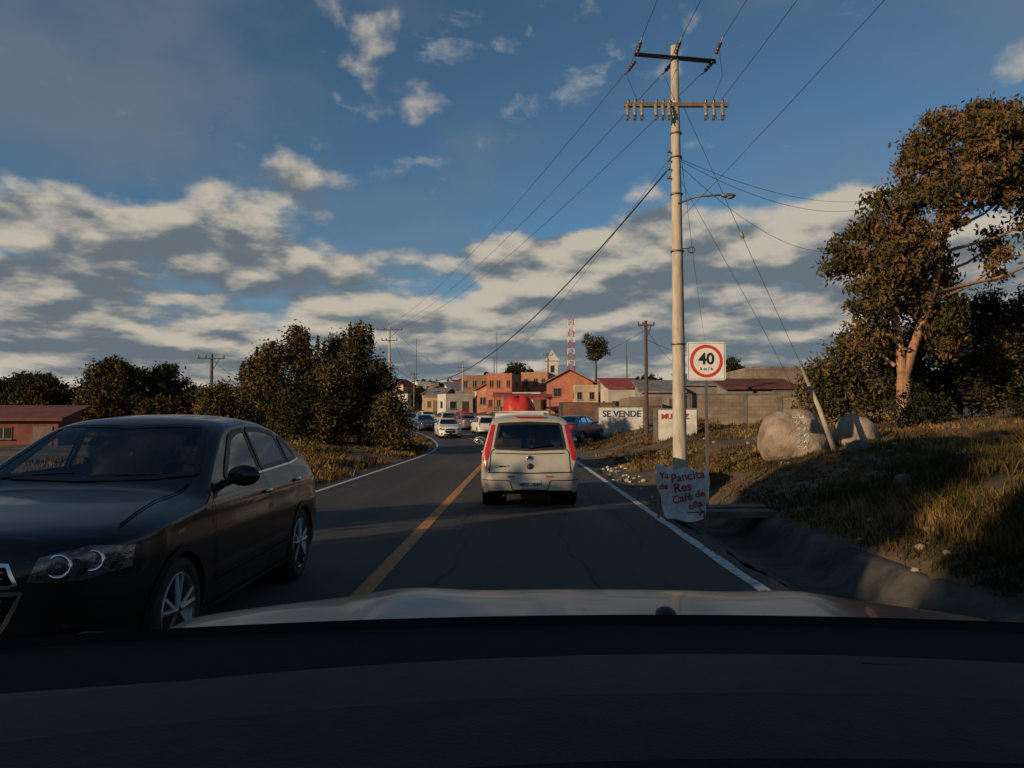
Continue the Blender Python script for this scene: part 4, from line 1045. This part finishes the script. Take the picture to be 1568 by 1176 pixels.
# ------------------------------------------------------------------ buildings
def house(name,x0,x1,y,depth,z0,z1,wall,roof='flat',rm='roof_grey',wins=2,door=True,seed=0,rz=0,tank=False,floors=1):
    rg=np.random.default_rng(seed); mb=MB(); w=x1-x0; H=z1-z0; cxx=(x0+x1)/2
    mb.box((0,depth/2,H/2-.6),(w,depth,H+1.2),wall)
    if roof=='flat':
        for (px_,py_,sx2,sy2) in((0,.06,w+.04,.16),(0,depth-.06,w+.04,.16),(-w/2+.06,depth/2,.16,depth-.3),(w/2-.06,depth/2,.16,depth-.3)): mb.box((px_,py_,H+.12),(sx2,sy2,.24),wall)
        if rg.random()<.6:
            for k in range(4): 
                xx=-w/2+.15+(w-.3)*k/3; mb.tube([(xx,.1,H),(xx,.1,H+.6+rg.random()*.3)],.02,'steel',4)
    elif roof=='gable':
        h=min(1.6,w*.28); e=.3
        vs=[(-w/2-e,-e,H-.05),(w/2+e,-e,H-.05),(0,-e,H+h),(-w/2-e,depth+e,H-.05),(w/2+e,depth+e,H-.05),(0,depth+e,H+h)]
        v2=[(a,b,c+.12) for a,b,c in vs]
        mb.add(vs+v2,[(0,2,5,3),(2,1,4,5),(6,9,11,8),(8,11,10,7),(0,6,8,2),(2,8,7,1),(0,3,9,6),(1,7,10,4),(3,5,11,9),(5,4,10,11)],rm)
        mb.add([(-w/2,0,H),(w/2,0,H),(0,0,H+h-.1)],[(0,1,2)],wall)
    elif roof=='shed':
        e=.3; vs=[(-w/2-e,-e,H),(w/2+e,-e,H),(w/2+e,depth+e,H+depth*.3),(-w/2-e,depth+e,H+depth*.3)]; v2=[(a,b,c+.12) for a,b,c in vs]
        mb.add(vs+v2,[(0,1,2,3),(4,5,6,7),(0,1,5,4),(1,2,6,5),(2,3,7,6),(3,0,4,7)],rm)
        mb.add([(-w/2,0,H),(-w/2,depth,H),(-w/2,depth,H+depth*.3),(w/2,0,H),(w/2,depth,H),(w/2,depth,H+depth*.3)],[(0,1,2),(3,4,5)],wall)
    fh=H/floors
    for f in range(floors):
        for k in range(wins):
            xx=-w/2+w*(k+.5)/wins+rg.uniform(-.15,.15)
            zz=f*fh+fh*.56; ww=min(.8,w/wins*.4); wh=min(.9,fh*.36)
            if f==0 and door and k==wins-1 and wins>1:
                mb.box((xx,-.01,min(2,H*.8)/2),(.85,.06,min(2,H*.8)),'door'); continue
            mb.box((xx,-.01,zz),(ww+.12,.05,wh+.12),wall); mb.box((xx,-.035,zz),(ww,.03,wh),'window'); mb.box((xx,-.056,zz),(.04,.015,wh),'steel'); mb.box((xx,-.05,zz-wh/2-.07),(ww+.2,.12,.05),'concrete')
        for sxx in(-1,1): mb.box((sxx*w/2,depth*.5,f*fh+fh*.58),(.06,min(.9,depth*.3),min(.9,fh*.35)),'window')
    if tank:
        tx=rg.uniform(-w*.3,w*.3); mb.lathe((tx,depth*.5,H+.05),(0,0,1),[(0,.42),(.6,.42),(.75,.3),(.85,.1),(.85,.01)],'dash_dark' if rg.random()<.7 else 'cloth',14)
    return mb.build(name,(cxx,y,z0),rz)
house('brick_house',3.8,8.9,86,7,1.1,5.9,WALLS[5],'gable','roof_tile',2,True,1,R(-8),floors=2)
house('plaster_house',6.7,9.2,83.5,3,1.1,5.3,WALLS[7],'flat',wins=2,seed=2,floors=2)
house('red_roof_house',9.8,13.3,80,4,1.0,5.0,WALLS[2],'shed','roof_red',2,True,3,R(5))
house('block_house',15.0,20.4,49,6,1.8,4.75,M['block'],'flat',wins=3,seed=4)
house('shed',12.7,16.6,46.3,2.2,1.7,3.45,WALLS[6],'shed','roof_dullred',1,False,5)
house('tin_roof_house',15,20,68,4,1.8,4.7,WALLS[6],'shed','roof_grey',3,True,6)
house('tin_roof_house',11,14.4,66,4,1.6,4.0,WALLS[3],'shed','roof_grey',2,True,7)
house('plaster_house',20.8,26,60,6,1.9,5.0,WALLS[0],'flat',wins=3,seed=8)
house('block_house',9.0,11.5,60,5,1.2,3.2,M['block'],'flat',wins=2,seed=9)
house('red_house',-25.5,-20.9,36,2.2,.3,1.55,M['wall_dullred'],'shed','roof_dullred',3,True,10,R(4))
mb=MB(); zc_=g1(6.4,125); mb.box((0,4,2.7),(4.2,8,6.4),WALLS[9]); mb.box((0,0,4.0),(1.8,1.8,8.2),WALLS[9])
mb.add([(-1.1,-1.1,8.1),(1.1,-1.1,8.1),(1.1,1.1,8.1),(-1.1,1.1,8.1),(0,0,10.0)],[(0,1,4),(1,2,4),(2,3,4),(3,0,4)],WALLS[9]); mb.box((0,-.91,6.8),(.6,.06,1.1),'window'); mb.box((0,0,10.3),(.06,.06,.8),'steel'); mb.box((0,0,10.4),(.4,.055,.06),'steel')
mb.build('church',(6.4,125,zc_-.9))
def wall(name,x0,y0,x1,y1,zt,m,t=.15,txt=None,tm=None,ts=.4):
    mb=MB(); a=Vector((x0,y0,0));b=Vector((x1,y1,0)); d=b-a; L=d.length; an=math.atan2(d.y,d.x); zb=min(g1(x0,y0),g1(x1,y1))-.3
    mb.box((L/2,0,(zt-zb)/2),(L,t,zt-zb),m); 
    mb.box((L/2,0,zt-zb+.03),(L+.04,t+.06,.06),'concrete')
    for k in range(int(L/3)+1): mb.box((min(k*3+.1,L-.1),0,(zt-zb)/2),(.2,t+.05,zt-zb-.004),'concrete')
    o=mb.build(name,(x0,y0,zb),an)
    if txt: text('painted_lettering',txt,ts,tm,(L/2,-t/2-.03,(zt-zb)-.15-ts*.5),(R(90),0,0),o,.01)
    return o
wp=mat('whitewash',(.34,.34,.32),(.56,.55,.52),1.5,.9,detail=7)
wall('painted_wall',5.3,50,8.6,49.5,2.45,wp,txt='SE VENDE',tm='blue_paint',ts=.55)
wall('painted_wall',6.3,35,8.15,34.6,2.05,wp,txt='MUNOZ',tm='ink_red',ts=.32)
wall('block_wall',9.6,43,14.5,42.4,3.0,M['block'])
wall('block_wall',14.5,43.5,21.5,43,3.2,M['block'])
wall('block_wall',12.9,38,18.5,37,2.7,M['block'])
wall('brick_wall',3.6,60,8.0,61,3.0,M['brick'])
rg=np.random.default_rng(77); cnt=0
placed=[]
tries=0
while cnt<150 and tries<9000:
    tries+=1
    y=rg.uniform(98,240); u=rg.uniform(-.168,.33)
    if cnt<115: u=rg.uniform(-.168,.10)
    x=u*y
    if abs(x-float(cx(y)))<8: continue
    w=rg.uniform(2.6,5.2)*(y/160)**.3
    if any(abs(x-a)<(w+c)/2*.8 and abs(y-b)<5.5 for a,b,c in placed): continue
    z0=g1(x,y); fl=int(rg.choice([1,1,2,2]))
    H=2.3*fl+rg.uniform(0,.4); cap=1.45+(.050+rg.uniform(-.012,.006))*y-z0
    if cap<2.0: continue
    if H>cap: H=cap; fl=1 if H<3.4 else 2
    rf=['flat','flat','flat','gable','shed','shed'][rg.integers(6)]
    if rf!='flat' and H>cap-1: H=max(2.0,cap-1)
    if H<3.4: fl=1
    placed.append((x,y,w))
    wm=WALLS[[0,1,2,3,4,5,9,7,8,9,10,11,1,5,11,2,4,9][rg.integers(18)]]
    house('town_house',x-w/2,x+w/2,y,rg.uniform(3.5,5),z0-.3,z0+H,wm,rf,['roof_red','roof_tile','roof_grey'][rg.integers(3)],int(rg.integers(2,4)),True,int(rg.integers(1e6)),rg.uniform(-.5,.5),rg.random()<.5,fl)
    cnt+=1
for i,(x,y,w,fl) in enumerate([(1.6,88,3.2,1),(-1.6,97,3.2,2),(3.0,104,3.6,2),(-19,98,4,1),(-23,112,5,1),(-5.5,114,4,2)]):
    z0=g1(x,y); house('shop_house',x-w/2,x+w/2,y,6,z0-.2,z0+2.3*fl,WALLS[[2,5,1,7,9,11][i]],'flat','roof_grey',3,True,50+i,R(-12),True,fl)
for i,(x,y) in enumerate([(.6,82),(-.8,90),(2.6,78)]):
    z0=g1(x,y); mb=MB()
    for a in(-1.2,1.2):
        for b in(-.8,.8): mb.tube([(a,b,0),(a,b,2.2)],.03,'steel',5)
    mb.add([(-1.4,-1,2.2),(1.4,-1,2.2),(1.4,1,2.6),(-1.4,1,2.6)],[(0,1,2,3)],'roof_red'); mb.add([(-1.4,-1,1.95),(1.4,-1,1.95),(1.4,-1,2.2),(-1.4,-1,2.2)],[(0,1,2,3)],'roof_red'); mb.box((0,.2,.5),(2.2,.8,.9),'wood')
    mb.build('market_stall',(x,y,z0))
mb=MB(); tx,ty=16.8,222; z0=g1(tx,ty); Ht=31-z0; wB,wT=1.2,.65; nseg=14
for k in range(nseg):
    m='tower_red' if k%2==1 else 'tower_white'; za_,zb_=k/nseg,(k+1)/nseg; wa=wB+(wT-wB)*za_; wb=wB+(wT-wB)*zb_
    ca=[Vector((tx+sx2*wa,ty+sy2*wa,z0+Ht*za_)) for sx2,sy2 in((-1,-1),(1,-1),(1,1),(-1,1))]; cb=[Vector((tx+sx2*wb,ty+sy2*wb,z0+Ht*zb_)) for sx2,sy2 in((-1,-1),(1,-1),(1,1),(-1,1))]
    for q in range(4): mb.tube([ca[q],cb[q]],.09,m,4); mb.tube([ca[q],cb[(q+1)%4]],.05,m,4); mb.tube([cb[q],cb[(q+1)%4]],.05,m,4)
for dz in(-1,-3,-6): 
    for sx2 in(-1,1): mb.box((tx+sx2*.9,ty-1,z0+Ht+dz),(.3,.3,1.4),'tower_white')
mb.tube([(tx,ty,z0+Ht),(tx,ty,z0+Ht+2)],.06,'tower_red',4)
mb.build('radio_tower')
mb=MB(); x,y=-3.9,200; mb.tube([(x,y,4),(x,y,25)],[.12,.06],'steel',5); 
for k in range(4): mb.box((x,y,14+k*3),(1.2-.2*k,.1,.1),'steel')
mb.build('antenna_mast')
mb=MB(); 
for (x,y,h) in ((28,190,14),(36,175,12),(-22,180,17),(22,150,13)): mb.tube([(x,y,4),(x,y,h+4)],[.10,.05],'steel',4)
mb.build('antenna_mast')

# ------------------------------------------------------------------ world
BG=.080
w=bpy.data.worlds.new('World'); scene.world=w; w.use_nodes=True; nt=w.node_tree
bg=nt.nodes['Background']; bg.inputs['Strength'].default_value=BG
w.cycles.sampling_method='MANUAL'; w.cycles.sample_map_resolution=512
sky=nt.nodes.new('ShaderNodeTexSky'); sky.sky_type='NISHITA'; sky.sun_disc=False; sky.sun_elevation=SUN_EL; sky.sun_rotation=SUN_AZ; sky.altitude=2500; sky.dust_density=.8; sky.ozone_density=1.4
def lk(a,b): nt.links.new(a,b)
def mth(op,a,b=None,c=None,clamp=False):
    n=nt.nodes.new('ShaderNodeMath'); n.operation=op; n.use_clamp=clamp
    for i,v in enumerate((a,b,c)):
        if v is None: continue
        if isinstance(v,(int,float)): n.inputs[i].default_value=v
        else: lk(v,n.inputs[i])
    return n.outputs[0]
tc=nt.nodes.new('ShaderNodeTexCoord'); nv=nt.nodes.new('ShaderNodeVectorMath'); nv.operation='NORMALIZE'; lk(tc.outputs['Generated'],nv.inputs[0])
sep=nt.nodes.new('ShaderNodeSeparateXYZ'); lk(nv.outputs[0],sep.inputs[0])
az=mth('ARCTAN2',sep.outputs[0],sep.outputs[1]); el=mth('ARCSINE',sep.outputs[2])
def vec(x,y,z=0.0):
    n=nt.nodes.new('ShaderNodeCombineXYZ')
    for i,v in enumerate((x,y,z)):
        if isinstance(v,(int,float)): n.inputs[i].default_value=v
        else: lk(v,n.inputs[i])
    return n.outputs[0]
def noise(v,scale,detail=6,rough=.55,dist=0.0):
    n=nt.nodes.new('ShaderNodeTexNoise'); n.inputs['Scale'].default_value=scale; n.inputs['Detail'].default_value=detail; n.inputs['Roughness'].default_value=rough; n.inputs['Distortion'].default_value=dist
    lk(v,n.inputs['Vector']); return n.outputs['Fac']
def gauss(a0,e0,sa,se,wt,rot=0.0):
    da=mth('SUBTRACT',az,a0); de=mth('SUBTRACT',el,e0)
    if rot:
        c,s=math.cos(rot),math.sin(rot)
        da2=mth('MULTIPLY_ADD',da,c,mth('MULTIPLY',de,s)); de=mth('SUBTRACT',mth('MULTIPLY',de,c),mth('MULTIPLY',da,s)); da=da2
    x=mth('MULTIPLY',da,1/sa); y_=mth('MULTIPLY',de,1/se)
    r2=mth('MULTIPLY_ADD',x,x,mth('MULTIPLY',y_,y_))
    return mth('MULTIPLY',mth('EXPONENT',mth('MULTIPLY',r2,-1.0)),wt)
def addall(l):
    r=l[0]
    for v in l[1:]: r=mth('ADD',r,v)
    return r
def sstep(x,a,b):
    n=nt.nodes.new('ShaderNodeMapRange'); n.interpolation_type='SMOOTHSTEP'; lk(x,n.inputs[0]); n.inputs[1].default_value=a; n.inputs[2].default_value=b; return n.outputs[0]
ev=mth('MULTIPLY',mth('LOGARITHM',mth('ADD',mth('MAXIMUM',el,-.02),.085),math.e),.62)
def field(da,de,sc,seed,det=7):
    return noise(vec(mth('ADD',az,da),mth('ADD',ev,de),seed),sc,det,.53)
n0=field(0,0,6.2,3.3); nup=field(-.014,.045,6.2,3.3,5)
nb=noise(vec(az,mth('MULTIPLY',ev,1.8),5.5),2.6,2,.5)
cov_hi=mth('MULTIPLY_ADD',sstep(el,.285,.19),.29,-.085)
cov=addall([cov_hi, mth('MULTIPLY',mth('SUBTRACT',nb,.5),.28),
  gauss(.10,.225,.17,.045,.17), gauss(-.02,.262,.05,.03,.06), gauss(-.28,.285,.09,.040,.20), gauss(.36,.255,.12,.035,.17), gauss(-.50,.225,.25,.03,.06),
  gauss(-.60,.185,.12,.014,-.16), gauss(.27,.20,.05,.018,-.15), gauss(.05,.168,.06,.012,-.12),gauss(-.18,.245,.03,.02,-.08),
  gauss(0,.06,1.2,.05,.08)])
dn=mth('ADD',mth('SUBTRACT',n0,.555),cov)
dens=mth('MULTIPLY',sstep(dn,-.02,.12),.96)
lt=mth('MULTIPLY_ADD',mth('SUBTRACT',n0,nup),5.4,.50)
thick=sstep(dn,.08,.34)
lt=mth('SUBTRACT',lt,mth('MULTIPLY',thick,.26))
lt=mth('ADD',lt,addall([gauss(.10,.255,.22,.028,.22),gauss(-.40,.245,.3,.02,.12),gauss(.36,.265,.12,.02,.18),gauss(0,.155,1.2,.030,-.10),gauss(0,.10,.9,.016,.06),gauss(0,.075,1.2,.014,-.10),gauss(0,.035,1.2,.016,.12)]))
lt=sstep(lt,.05,.95)
def mixc(f,a,b):
    n=nt.nodes.new('ShaderNodeMix'); n.data_type='RGBA'
    lk(f,n.inputs[0])
    for i,v in((6,a),(7,b)):
        if isinstance(v,tuple): n.inputs[i].default_value=(*v,1)
        else: lk(v,n.inputs[i])
    return n.outputs[2]
S=1/BG
ccol=mixc(lt,tuple(v*S for v in(.130,.158,.185)),tuple(v*S for v in(.53,.475,.39)))
mul=nt.nodes.new('ShaderNodeMix'); mul.data_type='RGBA'; mul.blend_type='MULTIPLY'; mul.inputs[0].default_value=1.0; lk(sky.outputs[0],mul.inputs[6]); mul.inputs[7].default_value=(.72,.97,1.02,1)
base=mul.outputs[2]
hn=noise(vec(az,mth('MULTIPLY',el,1.8),mth('MULTIPLY',az,.3)),15,8,.60,.3)
hm=addall([gauss(-.05,.455,.08,.020,.19,.15),gauss(-.22,.355,.075,.020,.20,.5),gauss(.02,.385,.12,.020,.19,.35),gauss(-.10,.325,.06,.008,.2),gauss(.10,.43,.08,.018,.13,.3),gauss(-.30,.345,.05,.02,.12),gauss(.33,.54,.3,.04,.05),gauss(-.45,.33,.12,.03,.08,.2)])
hd_=mth('MULTIPLY',sstep(mth('ADD',mth('SUBTRACT',hn,.655),hm),-.03,.24),.60)
c1=mixc(hd_,base,tuple(v*S for v in(.42,.42,.41)))
vn=noise(vec(az,mth('MULTIPLY',el,1.5),9.0),3.2,5,.55)
veil=mth('MULTIPLY',sstep(mth('ADD',vn,addall([gauss(-.55,.34,.25,.08,.22),gauss(.5,.50,.25,.10,.22),gauss(.05,.57,.25,.04,.16),gauss(-.55,.53,.2,.08,.16),gauss(.05,.28,.5,.03,.06)])),.46,.80),.62)
c2=mixc(veil,c1,tuple(v*S for v in(.15,.19,.235)))
c3=mixc(dens,c2,ccol)
hz=mth('MULTIPLY',sstep(el,.07,-.01),.45)
c4=mixc(hz,c3,tuple(v*S for v in(.36,.37,.37)))
lk(c4,bg.inputs['Color'])

# sun
sd=bpy.data.lights.new('sun','SUN'); sd.energy=4.6; sd.angle=R(.5); sd.color=(1,.72,.43)
so=bpy.data.objects.new('sun',sd); scene.collection.objects.link(so)
dirv=Vector((math.sin(SUN_AZ)*math.cos(SUN_EL),math.cos(SUN_AZ)*math.cos(SUN_EL),math.sin(SUN_EL)))
so.rotation_euler=dirv.to_track_quat('Z','Y').to_euler(); so.location=dirv*50

# camera
cd=bpy.data.cameras.new('camera'); cd.sensor_width=36; cd.lens=27.55; cd.clip_start=.05; cd.clip_end=9000
co=bpy.data.objects.new('camera',cd); scene.collection.objects.link(co); co.location=(0,0,1.45); co.rotation_euler=(R(90+2.86),0,0)
scene.camera=co
